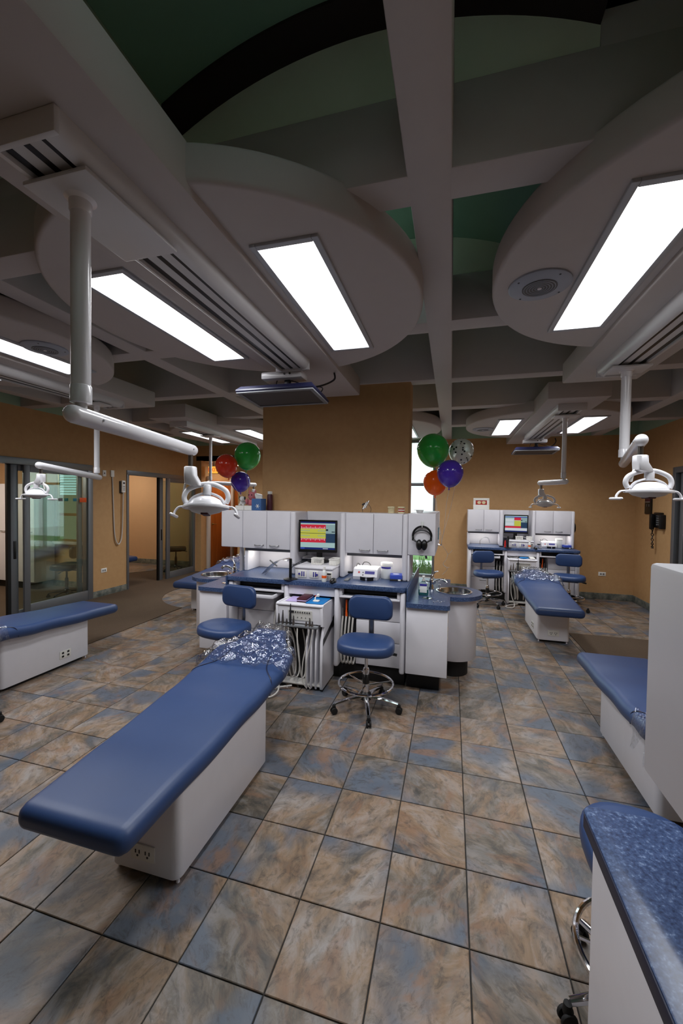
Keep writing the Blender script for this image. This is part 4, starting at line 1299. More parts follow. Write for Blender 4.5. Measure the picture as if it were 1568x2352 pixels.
    for k, u in enumerate((-.175, -.06)):
        m_ = emit('dial_module', B(u, u + .085, .079, .085, zt + .018, zt + .085, .003), 'cream', g)
        mm = MB()
        for q in (.036, .056):
            B(u + q, u + q + .010, .0765, .080, zt + .03, zt + .075, .001, mm)
        mm.lathe([(.001, 0), (.009, 0), (.009, .012)], at(u + (.016 if k == 0 else .076), .069, zt + .052), 10, mat=Matrix.Rotation(-pi / 2, 3, 'X'))
        emit('dial', mm, 'purple_label', m_)
    q = emit('timer', B(.105, .158, .079, .0855, zt + .015, zt + .082, .003), 'grey' if False else 'cream', g)
    mm = B(.112, .150, .0775, .080, zt + .055, zt + .072, .001)
    for a in range(3):
        for b in range(2):
            B(.113 + a * .014, .122 + a * .014, .0775, .080, zt + .024 + b * .013, zt + .032 + b * .013, .001, mm)
    emit('timer_keys', mm, 'dark', q)
    s = thing('spray_bottle', f'clear white spray bottle with orange label, {W} worktop', 'bottle', at(.095, .045, zt))
    emit('body', MB().lathe([(.001, 0), (.021, .001), (.022, .01), (.022, .085), (.016, .10), (.010, .108), (.001, .109)], at(.095, .045, zt), 18), 'tub', s)
    emit('cap', MB().lathe([(.011, .108), (.012, .112), (.011, .135), (.001, .139)], at(.095, .045, zt), 14), 'paper', s)
    emit('label', MB().lathe([(.0224, .034), (.0226, .036), (.0226, .056), (.0224, .058)], at(.095, .045, zt), 18), 'orange', s, 'orange label')
    mo = thing('computer_mouse', f'black computer mouse on the {W} worktop', 'mouse', at(.183, .035, zt))
    rings = [[at(.183 + .030 * ff * cos(a), .035 + .05 * ff * sin(a), zt + z * (1 + .18 * sin(a))) for a in [2 * pi * k / 18 for k in range(18)]] for ff, z in ((.85, 0), (1, .008), (.95, .020), (.72, .030), (.3, .034))]
    emit('shell', MB().loft(rings), 'black', mo)
    emit('wheel', MB().tube([at(.179, .006, zt + .026), at(.187, .006, zt + .026)], .006, 10), 'nickel', mo)
    # monitor
    uc = -.075
    m_ = thing('monitor', f'black monitor showing a red and yellow chart, {W}' if W == 'front island' else 'black monitor with a pale document window, back wall', 'monitor', at(uc, .36, zt + .122))
    Mr = Matrix.Translation(at(uc, .36, 0)) @ Matrix.Rotation(.10 if seed == 1 else -.10, 4, 'Z')
    hw, z0, z1 = .193, 1.118, 1.440
    emit('stand', MB().lathe([(.11, zt + .1225), (.11, zt + .130), (.06, zt + .138), (.03, zt + .145)], at(uc, .40, 0), 24).rbox(X(uc - .03), X(uc + .03), Y(.405), Y(.425), zt + .135, 1.25, .006), 'black', m_)
    emit('casing', MB().rbox(-hw, hw, -.012, .028, z0, z1, .008).xf(Mr), 'black', m_)
    bz = MB()
    for b in ((-hw, hw, z0, z0 + .03), (-hw, hw, z1 - .018, z1), (-hw, -hw + .018, z0 + .03, z1 - .018), (hw - .018, hw, z0 + .03, z1 - .018)):
        bz.rbox(b[0], b[1], -.018, -.011, b[2], b[3], .002)
    emit('bezel', bz.xf(Mr), 'black', m_)
    names_ = ['s_grey', 's_red', 's_yellow', 's_slate', 's_blue', 's_pale', 's_white', 's_navy', 's_ink']
    sc_ = MB()
    W_, H_ = 2 * hw - .036, z1 - z0 - .048
    def cell(a, b, c_, d, mi, lift=0):
        x0, x1 = -hw + .018 + a * W_, -hw + .018 + b * W_
        y0, y1 = z0 + .030 + c_ * H_, z0 + .030 + d * H_
        sc_.add([Mr @ Vector(p) for p in ((x0, -.013 - lift, y0), (x1, -.013 - lift, y0), (x1, -.013 - lift, y1), (x0, -.013 - lift, y1))], [(0, 1, 2, 3)], mi)
    if screen == 'chart':
        cell(0, 1, .95, 1, 7); cell(0, 1, .90, .95, 5); cell(0, 1, 0, .07, 7); cell(0, 1, .07, .25, 5)
        cell(0, .73, .25, .40, 1); cell(0, .73, .40, .58, 2); cell(0, .73, .58, .595, 8); cell(0, .73, .595, .75, 2); cell(0, .73, .75, .90, 1)
        cell(.73, 1, .25, .58, 3); cell(.73, 1, .58, .90, 0)
        for k in range(16):
            a = .02 + k * .0445
            cell(a, a + .016, .745, .745 + (.05 if k % 3 else .08), 6, .0004)
            cell(a, a + .016, .405 - (.05 if k % 3 else .08), .405, 6, .0004)
            if not 5 < k < 11:
                cell(a, a + .02, .47, .52, 0, .0004); cell(a, a + .02, .65, .70, 0, .0004)
        cell(.73, .80, .68, .74, 8, .0004); cell(.9, .99, .63, .66, 8, .0004); cell(.65, .8, .025, .045, 6, .0004); cell(0, .12, .01, .06, 4, .0004)
    else:
        cell(0, 1, .95, 1, 5); cell(0, 1, .90, .95, 4); cell(0, 1, 0, .07, 7); cell(0, 1, .07, .24, 6)
        cell(0, .72, .24, .36, 1); cell(0, .42, .36, .90, 5); cell(.42, .72, .36, .72, 2); cell(.42, .72, .72, .90, 1)
        cell(.72, 1, .24, .60, 3); cell(.72, 1, .60, .90, 0)
        cell(.02, .40, .40, .60, 6, .0004); cell(.02, .40, .63, .82, 6, .0004)
        for k in range(6):
            cell(.44 + k * .045, .455 + k * .045, .68, .74, 6, .0004)
        cell(.73, .78, .70, .76, 8, .0004); cell(.9, .99, .63, .66, 8, .0004)
    emit('screen', sc_, names_, m_, smooth=False)
    # baskets
    for nm, u, v in (('under the screen', -.035, .24), ('against the upright', .128, .27)):
        b = thing('plastic_basket', f'white slotted basket on the gas console {nm}, {W}', 'basket', at(u, v, zt + .123), 0, None)
        zb = zt + .123
        hx, hy = (.052, .04) if u < 0 else (.036, .07)
        emit('base', B(u - hx + .004, u + hx - .004, v - hy + .004, v + hy - .004, zb, zb + .008, .002), 'paper', b)
        emit('rim', MB().tube([at(u + a * 1.06, v + c_ * 1.06, zb + .058) for a, c_ in rrect(-hx, hx, -hy, hy, .008, 3)], .004, 6, closed=True), 'paper', b)
        for k in range(8):
            uu = u - hx + .006 + k * (2 * hx - .012) / 7
            for vv in (v - hy, v + hy):
                emit('slat', B(uu - .003, uu + .003, vv - .0025, vv + .0025, zb + .004, zb + .057, .001), 'paper', b)
        for k in range(5):
            vv = v - hy + .012 + k * (2 * hy - .024) / 4
            for uu in (u - hx, u + hx):
                emit('slat', B(uu - .0025, uu + .0025, vv - .003, vv + .003, zb + .004, zb + .057, .001), 'paper', b)
    # right niche
    d = thing('curing_unit', f'white desktop device with red switch and blue label, {W}', 'medical device', at(.43, .34, zt))
    emit('case', MB().ext([(Y(.255), zt), (Y(.245), zt + .03), (Y(.275), zt + .095), (Y(.31), zt + .105), (Y(.45), zt + .105), (Y(.45), zt)], 'x', X(.315), X(.545)), 'white', d)
    L2 = lambda u0, u1, za, zc: MB().add([at(u0, .2435 + .46 * (za - .03) * 1.0, zt + za), at(u1, .2435 + .46 * (za - .03), zt + za), at(u1, .2435 + .46 * (zc - .03), zt + zc), at(u0, .2435 + .46 * (zc - .03), zt + zc), at(u0, .2475 + .46 * (za - .03), zt + za), at(u1, .2475 + .46 * (za - .03), zt + za), at(u1, .2475 + .46 * (zc - .03), zt + zc), at(u0, .2475 + .46 * (zc - .03), zt + zc)], [(0, 1, 2, 3), (0, 4, 5, 1), (1, 5, 6, 2), (2, 6, 7, 3), (3, 7, 4, 0)])
    emit('switch', L2(.362, .380, .06, .075), 'red', d)
    emit('label', L2(.428, .52, .055, .08), 'purple_label', d, 'blue label strip')
    emit('button', L2(.405, .415, .062, .072).join(L2(.405, .415, .04, .05)), 'dark', d)
    emit('plug', B(.255, .30, .28, .30, zt + .045, zt + .065, .005), 'black', d)
    emit('cable', MB().tube(curve([at(.30, .29, zt + .055), at(.318, .33, zt + .075), at(.325, .40, zt + .13), at(.345, .42, zt + .11)], 5), .004, 6).tube(curve([at(.36, .45, zt + .105), at(.38, .46, zt + .135), at(.42, .47, zt + .13), at(.45, .44, zt + .105)], 5), .004, 6), 'dark', d)
    gl = thing('safety_glasses', f'dark wraparound safety glasses lying on the {W} worktop', 'glasses', at(.455, .20, zt))
    for s_ in (-1, 1):
        emit('lens', MB().loft([[at(.455 + s_ * (.008 + k * .011), .185 + .0022 * k * k * .6 + dy, z) for k in range(6)] + [at(.455 + s_ * (.008 + k * .011), .189 + .0022 * k * k * .6 + dy, z) for k in reversed(range(6))] for dy, z in ((.0, zt + .002), (-.004, zt + .018), (-.002, zt + .036))]), 'black', gl)
        emit('temple', MB().tube(curve([at(.455 + s_ * .062, .22, zt + .028), at(.455 + s_ * .066, .26, zt + .028), at(.455 + s_ * .05, .31, zt + .012)], 4), .0035, 6), 'black', gl)
    emit('bridge', MB().tube([at(.445, .186, zt + .030), at(.465, .186, zt + .030)], .004, 6), 'black', gl)
    j = thing('wipes_tub', f'white cylindrical tub with a lid in the {W} niche', 'tub', at(.612, .40, zt))
    emit('body', MB().lathe([(.001, 0), (.053, .001), (.055, .006), (.055, .118), (.053, .122)], at(.612, .40, zt), 28), 'tub', j)
    emit('lid', MB().lathe([(.050, .122), (.057, .123), (.058, .128), (.058, .148), (.055, .152), (.001, .152)], at(.612, .40, zt), 28), 'paper', j)
    if seed == 1:
        emit('label', MB().ext([(X(.612) + .0555 * sin(a), Y(.40) - .0555 * cos(a)) for a in [-1.0 + .2 * k for k in range(9)]] + [(X(.612) + .054 * sin(a), Y(.40) - .054 * cos(a)) for a in [1.0 - .2 * k for k in range(9)]], 'y', 0, 1) if False else MB().loft([[at(.612 + R_ * sin(a), .40 - R_ * cos(a), z) for a in [-1.1 + .2 * k for k in range(11)]] + [at(.612 + .054 * sin(a), .40 - .054 * cos(a), z) for a in [.9 - .2 * k for k in range(11)]] for R_, z in ((.0558, zt + .098), (.0558, zt + .116))]), 'purple_label', j, 'dark blue label band')
    gb = thing('glove_box', f'blue carton of gloves beside the white tub, {W}', 'box', at(.712, .33, zt))
    Mg = Matrix.Translation(at(.712, .33, zt)) @ Matrix.Rotation(.12, 4, 'Z')
    emit('carton', MB().rbox(-.055, .055, -.06, .06, 0, .058, .002).xf(Mg), 'glovebox', gb)
    emit('dark_base', MB().rbox(-.0556, .0556, -.0606, .0606, .001, .022, .002).xf(Mg), 'dark', gb)
    emit('opening', MB().prism([(.03 * cos(a), .018 * sin(a)) for a in [2 * pi * k / 16 for k in range(16)]], .0575, .0595).xf(Mg), 'tub', gb)
    emit('bar_label', MB().rbox(.018, .042, -.0612, -.060, .006, .020, .0005).xf(Mg), 'paper', gb)
    single('remote_control', f'small grey handset lying by the upright panel, {W}', 'handset', B(.258, .295, .13, .24, zt, zt + .014, .004), 'grey')
    # left niche
    a_ = thing('light_shield', f'clear curved acrylic shield leaning in the {W} niche', 'acrylic shield', at(-.53, .25, zt))
    if seed == 1:
        emit('sheet', MB().loft([[at(-.60 + .002 * k + .34 * t, .18 + .05 * t, zt + .002 + .15 * sin(t * 2.6)) for k in (0, 1)] + [at(-.60 + .002 * k + .34 * t, .34 + .05 * t, zt + .002 + .15 * sin(t * 2.6)) for k in (1, 0)] for t in [i_ / 14 for i_ in range(15)]]), 'acrylic', a_)
        emit('rod', MB().tube([at(-.545, .15, zt + .005), at(-.46, .17, zt + .115)], .005, 8), 'acrylic', a_)
        emit('edge', MB().tube([at(-.50, .16, zt + .15), at(-.43, .18, zt + .09)], .007, 8), 'nickel', a_)
    else:
        emit('arch', MB().tube(curve([at(-.66, .25, zt + .004), at(-.66, .26, zt + .09), at(-.60, .28, zt + .14), at(-.53, .28, zt + .13), at(-.50, .28, zt + .05)], 6), .010, 8, squash=.4), 'acrylic', a_)
        emit('edge', MB().tube(curve([at(-.664, .24, zt + .09), at(-.60, .26, zt + .145), at(-.53, .26, zt + .135)], 5), .004, 6), 'nickel', a_)
        single('phone_handset', 'small dark handset on the back wall worktop near the antenna', 'handset', B(-.36, -.29, .12, .2, zt, zt + .018, .006), 'dark')
        single('red_bottle', 'slim white bottle with red label beside the back wall antenna', 'bottle', MB().lathe([(.001, 0), (.014, .001), (.014, .09), (.007, .11), (.007, .125), (.001, .126)], at(-.278, .06, zt), 14), 'red')

    if not wings:
        return
    # ---- end boxes, low side counters, sinks (front island only)
    e = thing('end_cabinet', 'white upper end cabinet with headphones hanging on its front', 'cabinet', at(.94, .9, 1.14))
    emit('body', B(.818, 1.066, .30, 1.55, 1.142, 1.5275, .010), 'white', e)
    e2 = thing('end_cabinet', 'white upper end cabinet next to the tissue box, doorway end', 'cabinet', at(-1.0, .9, 1.14))
    emit('body', B(-1.124, -.878, .30, 1.55, 1.138, 1.519, .008), 'white', e2)
    sp_ = thing('partition_board', 'narrow white board under the doorway end of the island cabinets', 'board', at(-1.06, .64, .776))
    emit('board', B(-1.09, -1.05, .62, .66, .776, 1.137, .004), 'white', sp_)
    hpn = thing('cabinet_divider', 'white upright board under the end cabinet, window end of the island', 'cabinet', at(.80, .5, .896))
    emit('panel', B(.8165, .836, .30, .66, .896, 1.14, .008), 'white', hpn)
    for sgn, u_in, u_out, ucirc, lab in ((1, .846, 1.205, 1.23, 'window end'), (-1, -.876, -1.19, -1.36, 'doorway end')):
        zl = .775
        wt = thing('side_worktop', f'low blue speckled side worktop with round sink bay, {lab} of the island', 'worktop', at((u_in + u_out) / 2, .5, zl - .038))
        cxs, cys, rr_ = X(ucirc), Y(.60), .27
        if sgn > 0:
            dx_ = cxs - X(u_out)
            a_s = math.acos(max(-1, min(1, -dx_ / rr_)))
            pl = [(X(u_in), Y(1.2)), (X(u_in), Y(-.02)), (X(u_out - .02), Y(-.02)), (X(u_out), Y(0.0))] + [(cxs + rr_ * cos(t), cys + rr_ * sin(t)) for t in [-a_s + 2 * a_s * k / 36 for k in range(37)]] + [(X(u_out), Y(1.2))]
        else:
            a_s = math.acos(max(-1, min(1, (X(u_out) - cxs) / rr_)))
            pl = [(X(u_in), Y(1.2)), (X(u_out), Y(1.2))] + [(cxs + rr_ * cos(t), cys + rr_ * sin(t)) for t in [a_s + (2 * pi - 2 * a_s) * k / 36 for k in range(37)]] + [(X(u_out), Y(0.0)), (X(u_out + .02), Y(-.02)), (X(u_in), Y(-.02))]
            pl = pl[::-1]
            if sum(a[0] * b[1] - b[0] * a[1] for a, b in zip(pl, pl[1:] + pl[:1])) < 0:
                pl = pl[::-1]
        emit('slab', holed(pl, (cxs + sgn * .01, cys), .158, zl - .038, zl), 'laminate', wt)
        ub = .846 if sgn > 0 else -.876
        emit('side_splash', B(ub, ub + sgn * .012, .0, 1.2, zl + .0005, .897, .004), 'laminate', wt)
        ho = MB().lathe([(.030, zl + .0005), (.046, zl + .001), (.046, zl + .004), (.036, zl + .005), (.030, zl + .003)], at(u_in + sgn * (.16 if sgn > 0 else .13), .21, 0), 24)
        hr = emit('waste_ring', ho, 'chrome', wt)
        emit('waste_hole', MB().lathe([(.001, zl + .0008), (.032, zl + .001), (.032, zl + .0025), (.001, zl + .0025)], at(u_in + sgn * (.16 if sgn > 0 else .13), .21, 0), 24), 'black', hr)
        lc = thing('low_cabinet', f'white low cabinet under the side worktop, {lab} of the island', 'cabinet', at((u_in + u_out) / 2, .5, 0))
        ue = u_out - sgn * .016
        emit('front_panel', B(u_in, ue, .0, .022, .165, zl - .0385, .004), 'white', lc)
        emit('body', B(u_in, ue - sgn * .004, .0225, 1.18, .165, zl - .16, .003), 'white', lc)
        emit('side_panel', B(ue - sgn * .018, ue - sgn * .004, .023, .30, zl - .16, zl - .039, .002), 'white', lc)
        emit('toe_kick', B(u_in, u_out - sgn * .08, .12, 1.15, 0, .1645, .003), 'toe', lc)
        sk = thing('sink_pedestal', f'white curved sink cabinet on a black plinth, {lab} of the island', 'cabinet', (cxs, cys, 0))
        r_ = .222
        def rg48(q, z):
            xc = sgn * (X(ue) + sgn * .003 - cxs)
            t0 = math.acos(max(-1, min(1, xc / q)))
            R_ = [(cxs + sgn * q * cos(t), cys + q * sin(t), z) for t in [-t0 + 2 * t0 * k / 47 for k in range(48)]]
            return R_ if sgn > 0 else R_[::-1]
        emit('shell', MB().loft([rg48(.19, zl - .039), rg48(r_, zl - .039), rg48(r_, .169), rg48(r_ - .004, .165), rg48(.19, .165)], closed=True), 'white', sk, angle=50)
        emit('plinth', MB().prism([p[:2] for p in rg48(.15, 0)], 0, .1648), 'toe', sk, angle=50)
        bs = thing('sink_basin', f'round stainless sink bowl set in the {lab} side worktop', 'sink', (cxs, cys, zl - .14))
        sx = cxs + sgn * .01
        emit('bowl', MB().lathe([(.001, zl - .128), (.115, zl - .118), (.142, zl - .088), (.153, zl - .02), (.156, zl - .001), (.170, zl + .0006), (.170, zl + .004), (.160, zl + .007), (.152, zl + .004), (.147, zl - .02), (.135, zl - .085), (.110, zl - .112), (.05, zl - .12), (.001, zl - .122)], (sx, cys, 0), 48), 'steel', bs)
        emit('drain', MB().lathe([(.022, zl - .121), (.022, zl - .117), (.016, zl - .1165), (.001, zl - .118)], (sx, cys, 0), 24), 'dark', bs)
        fx, fy = cxs - sgn * .205, cys + .03
        fa = thing('faucet', f'chrome lever faucet beside the round sink, {lab} of the island', 'faucet', (fx, fy, zl))
        fb = MB().lathe([(.001, .0), (.027, .0), (.026, .01), (.021, .02), (.019, .06), (.021, .085), (.014, .10), (.001, .104)], (fx, fy, zl), 20)
        emit('body', fb, 'chrome', fa)
        emit('spout', MB().tube(curve([(fx, fy, zl + .045), (fx + sgn * .05, fy - .012, zl + .085), (fx + sgn * .11, fy - .025, zl + .10), (fx + sgn * .145, fy - .03, zl + .075)], 6), [.015] * 7 + [.013] * 6 + [.016] * 6, 12), 'chrome', fa)
        emit('lever', MB().tube(curve([(fx, fy, zl + .095), (fx + sgn * .004, fy + .005, zl + .13), (fx + sgn * .03, fy + .02, zl + .165), (fx + sgn * .06, fy + .03, zl + .172)], 5), [.013] * 6 + [.009] * 6 + [.007] * 4, 10), 'chrome', fa)
        emit('side_lever', MB().capsule((fx - sgn * .015, fy + .02, zl + .062), (fx - sgn * .055, fy + .04, zl + .068), .006, 8), 'chrome', fa)
        emit('dispenser', MB().lathe([(.016, 0), (.014, .012), (.006, .018), (.006, .045), (.012, .05), (.001, .055)], (fx + sgn * .075, fy - .02, zl), 14), 'chrome', fa)
    # mouthwash bottle
    bt = thing('mouthwash_bottle', 'clear pump bottle of green liquid beside the round sink', 'bottle', at(.966, .33, .775))
    p0 = lambda s_, z: [(X(.966) + x, Y(.33) + y, .7755 + z) for x, y in rrect(-.045 * s_, .045 * s_, -.028 * s_, .028 * s_, .018 * s_, 4)]
    emit('liquid', MB().loft([p0(.93, .002), p0(.98, .012), p0(.98, .055)]), 'mint', bt)
    emit('shell', MB().loft([p0(.95, 0), p0(1.0, .012), p0(1.0, .10), p0(.9, .115), p0(.35, .128), p0(.30, .135)]), 'acrylic', bt)
    emit('label', B(.934, .998, .3005, .3018, .7755 + .028, .7755 + .095, .0005), 'tub', bt)
    emit('label_band', B(.934, .998, .2995, .301, .7755 + .088, .7755 + .108, .0005), 'purple_label', bt)
    emit('pump', MB().lathe([(.012, .130), (.014, .133), (.014, .150), (.006, .154), (.005, .170)], at(.966, .33, .7755), 14).rbox(X(.954), X(.978), Y(.29), Y(.342), .7755 + .168, .7755 + .180, .004), 'paper', bt)
    for k, (du, dv) in enumerate(((1.06, .12), (1.09, .10), (1.10, .14), (1.13, .12), (1.15, .15), (1.07, .08), (1.12, .08))):
        single('water_drop', 'drop of water on the low side worktop near the faucet', 'water drop', MB().lathe([(.001, .0035), (.006, .003), (.009, .0006), (.001, .0003)], at(du, dv, .775), 10), 'acrylic', 'water drops on the side worktop')

station(-1.2, 3.42, 'front island', True, 'chart', 1)
station(1.155, 7.12, 'back wall', False, 'doc', 2)

# ---------------------------------------------------------------- on top of the island cabinets
zc = 1.5205
def jaw(x, y, label, m1, m2):
    t = thing('jaw_model', label, 'dental model', (x, y, zc))
    emit('lower_plate', MB().prism(rrect(x - .032, x + .032, y - .03, y + .03, .016), zc, zc + .016, .003), m1, t)
    emit('upper_plate', MB().prism(rrect(x - .034, x + .034, y - .03, y + .03, .016), zc + .048, zc + .066, .003), m1, t)
    for z0, z1 in ((zc + .016, zc + .027), (zc + .037, zc + .048)):
        emit('gum', MB().prism(rrect(x - .029, x + .029, y - .027, y + .026, .016), z0, z1, .003), m2, t)
    for k in range(8):
        a = pi + pi * (k + .5) / 8
        emit('tooth', MB().rbox(x + .027 * cos(a) - .0045, x + .027 * cos(a) + .0045, y + .024 * sin(a) - .004, y + .024 * sin(a) + .004, zc + .025, zc + .039, .002), 'bone' if m2 != 'gum' else 'paper', t)
jaw(-.56, 3.86, 'cream plaster jaw model on top of the island cabinet', 'bone', 'bone')
jaw(-.463, 3.86, 'jaw model with red gums on top of the island cabinet', 'bone', 'gum')
bw = thing('plastic_cup', 'small white plastic bowl on the end cabinet above the headphones', 'bowl', (-.29, 3.87, 1.528))
emit('bowl', MB().lathe([(.001, 0), (.027, .001), (.038, .028), (.040, .030), (.036, .028), (.026, .004), (.001, .004)], (-.29, 3.87, 1.528), 24), 'tub', bw)
emit('lip', MB().rbox(-.345, -.326, 3.86, 3.88, 1.553, 1.558, .002), 'tub', bw)
lp = thing('magnifier_loupe', 'small chrome loupe frame standing on the island cabinet', 'loupe', (-.80, 3.88, zc))
lw = MB()
lw.tube(curve([(-.845, 3.88, zc + .003), (-.85, 3.88, zc + .05), (-.83, 3.88, zc + .085), (-.79, 3.885, zc + .08), (-.765, 3.89, zc + .04), (-.77, 3.89, zc + .003)], 5), .0022, 6)
emit('wire', lw, 'dark', lp)
for dx, dz in ((0, 0), (.022, .012)):
    emit('barrel', MB().tube([(-.835 + dx, 3.85, zc + .035 + dz), (-.805 + dx, 3.87, zc + .105 + dz)], .010, 12), 'chrome', lp)
emit('lens_holder', MB().tube(curve([(-.85, 3.87, zc + .075), (-.83, 3.87, zc + .088), (-.80, 3.87, zc + .08)], 3), .008, 8), 'dark', lp)
tb = thing('tissue_box', 'blue tissue box with a white tuft on the island cabinet', 'tissue box', (-1.99, 3.92, zc))
emit('carton', MB().rbox(-2.045, -1.935, 3.85, 3.97, zc, zc + .125, .003), 'tissuebox', tb)
ts = MB()
for k in range(3):
    x0 = -2.02 + k * .025
    ts.loft([[(x0, 3.90, zc + .12), (x0 + .02, 3.90, zc + .12), (x0 + .022, 3.92, zc + .12), (x0 + .002, 3.92, zc + .12)], [(x0 - .012, 3.895, zc + .16), (x0 + .016, 3.90, zc + .165), (x0 + .018, 3.92, zc + .165), (x0 - .008, 3.915, zc + .16)], [(x0 - .014, 3.90, zc + .178 - k * .012), (x0 - .004, 3.905, zc + .182 - k * .012), (x0 - .003, 3.915, zc + .182 - k * .012), (x0 - .012, 3.912, zc + .178 - k * .012)]])
emit('tissue', ts, 'paper', tb)
fl = MB()
for k in range(6):
    a = k * pi / 3
    fl.tube([(-1.975, 3.8485, zc + .045), (-1.975 + .024 * cos(a), 3.8485, zc + .045 + .024 * sin(a))], [.004, .002], 6)
emit('flower_print', fl, 'paper', tb)
for nm, x0, x1 in (('next to the tissue box', -2.14, -2.05), ('carrying the white toy dog', -2.245, -2.145)):
    single('white_carton', f'low white carton on the island cabinet {nm}', 'box', MB().rbox(x0, x1, 3.86, 3.98, zc, zc + .048, .003), 'paper', 'white cartons on the island cabinet')
jr = thing('dark_jar', 'dark jar with a white lid behind the tissue box', 'jar', (-1.905, 4.0, zc))
emit('body', MB().lathe([(.001, 0), (.028, .001), (.03, .006), (.03, .16), (.022, .175)], (-1.905, 4.0, zc), 20), 'maroon', jr)
emit('lid', MB().lathe([(.024, .175), (.026, .177), (.026, .205), (.001, .207)], (-1.905, 4.0, zc), 20), 'tub', jr)
def ball(mb, c, r, sx=1, sy=1, sz=1, n=14):
    rings = []
    for k in range(9):
        a = -pi / 2 + pi * (k + .0) / 8
        rr_ = max(cos(a), .03)
        rings.append([(c[0] + r * sx * rr_ * cos(2 * pi * q / n), c[1] + r * sy * rr_ * sin(2 * pi * q / n), c[2] + r * sz * sin(a)) for q in range(n)])
    return mb.loft(rings)
pk = thing('plush_toy', 'pink plush animal with dark eyes behind the left balloons', 'plush toy', (-2.13, 4.05, zc))
emit('body', ball(MB(), (-2.13, 4.05, zc + .075), .06, 1, .9, 1.2), 'pink', pk)
emit('head', ball(MB(), (-2.13, 4.02, zc + .155), .045), 'pink', pk)
for s_ in (-1, 1):
    emit('ear', ball(MB(), (-2.13 + s_ * .035, 4.03, zc + .20), .016, .7, .5, 1.4), 'pink', pk)
    emit('eye', ball(MB(), (-2.13 + s_ * .017, 3.978, zc + .165), .007), 'black', pk)
    emit('arm', ball(MB(), (-2.13 + s_ * .058, 4.01, zc + .09), .022, .8, 1, 1.6), 'pink', pk)
dg = thing('plush_toy', 'white plush dog with black spots on the white carton', 'plush toy', (-2.19, 3.90, zc + .048))
emit('body', ball(MB(), (-2.19, 3.92, zc + .078), .032, 1, 1.1, .95), 'plushwhite', dg)
emit('head', ball(MB(), (-2.175, 3.885, zc + .122), .027, 1.1, 1, .95), 'plushwhite', dg)
emit('muzzle', ball(MB(), (-2.165, 3.858, zc + .114), .014), 'plushwhite', dg)
for s_ in (-1, 1):
    emit('ear', ball(MB(), (-2.175 + s_ * .03, 3.885, zc + .128), .012, .7, .8, 1.6), 'black', dg)
    emit('paw', ball(MB(), (-2.185 + s_ * .022, 3.885, zc + .058), .012), 'plushwhite', dg)

# headphones on the end cabinet
hx, hy, hz = -.253, 3.712, 1.325
hp = thing('headphones', 'black headphones hanging on the front of the end cabinet', 'headphones', (hx, hy, 1.20))
emit('headband', MB().tube([(hx + .082 * cos(a), hy - .012, hz + .085 * sin(a)) for a in [-.25 + (pi + .5) * k / 26 for k in range(27)]], .0052, 8, squash=1.8), 'black', hp)
emit('inner_strap', MB().tube([(hx + .078 * cos(a), hy - .012, hz - .005 + .055 * sin(a)) for a in [.15 + (pi - .3) * k / 18 for k in range(19)]], .0025, 6, squash=2.5), 'dark', hp)
for s_ in (-1, 1):
    emit('yoke_joint', MB().rbox(hx + s_ * .080 - .009, hx + s_ * .080 + .009, hy - .026, hy - .006, hz - .045, hz - .005, .005).tube([(hx + s_ * .078, hy - .018, hz - .035), (hx + s_ * .045, hy - .03, hz - .055)], .008, 8), 'black', hp)
    emit('ear_cup', ball(MB(), (hx + s_ * .023, hy - .035, hz - .080), .044, .66, .75, 1.12), 'black', hp)
hk = thing('wall_hook', 'clear plastic hook carrying the headphones', 'hook', (hx, 3.7175, 1.42))
emit('plate', MB().rbox(hx - .012, hx + .012, 3.7135, 3.7185, 1.405, 1.455, .003), 'tub', hk)
emit('prong', MB().tube(curve([(hx, 3.714, 1.415), (hx, 3.70, 1.402), (hx, 3.688, 1.408), (hx, 3.685, 1.42)], 4), .004, 8), 'tub', hk)

# coat hook and blue toothbrush on the end cabinet's side
st = thing('side_hook', 'chrome hook on the end cabinet side where the ribbons are tied', 'hook', (-.125, 4.4, 1.17))
emit('plate', MB().rbox(-.134, -.128, 4.36, 4.44, 1.165, 1.20, .003), 'chrome', st)
emit('prong', MB().tube(curve([(-.13, 4.4, 1.185), (-.105, 4.4, 1.175), (-.095, 4.4, 1.19)], 4), .006, 8), 'chrome', st)
single('hanging_cloth', 'strip of teal cloth on the side of the end cabinet', 'cloth', MB().rbox(-.1335, -.128, 4.44, 4.54, 1.23, 1.36, .002), 'teal')
sc = thing('suction_tip', 'dark and grey tools hanging under the end cabinet', 'tool', (-.26, 3.95, 1.09))
emit('dark_tip', MB().rbox(-.285, -.25, 3.94, 3.96, 1.110, 1.1415, .005), 'dark', sc)
emit('grey_tip', MB().tube([(-.235, 3.95, 1.141), (-.225, 3.95, 1.085)], .010, 8), 'grey', sc)

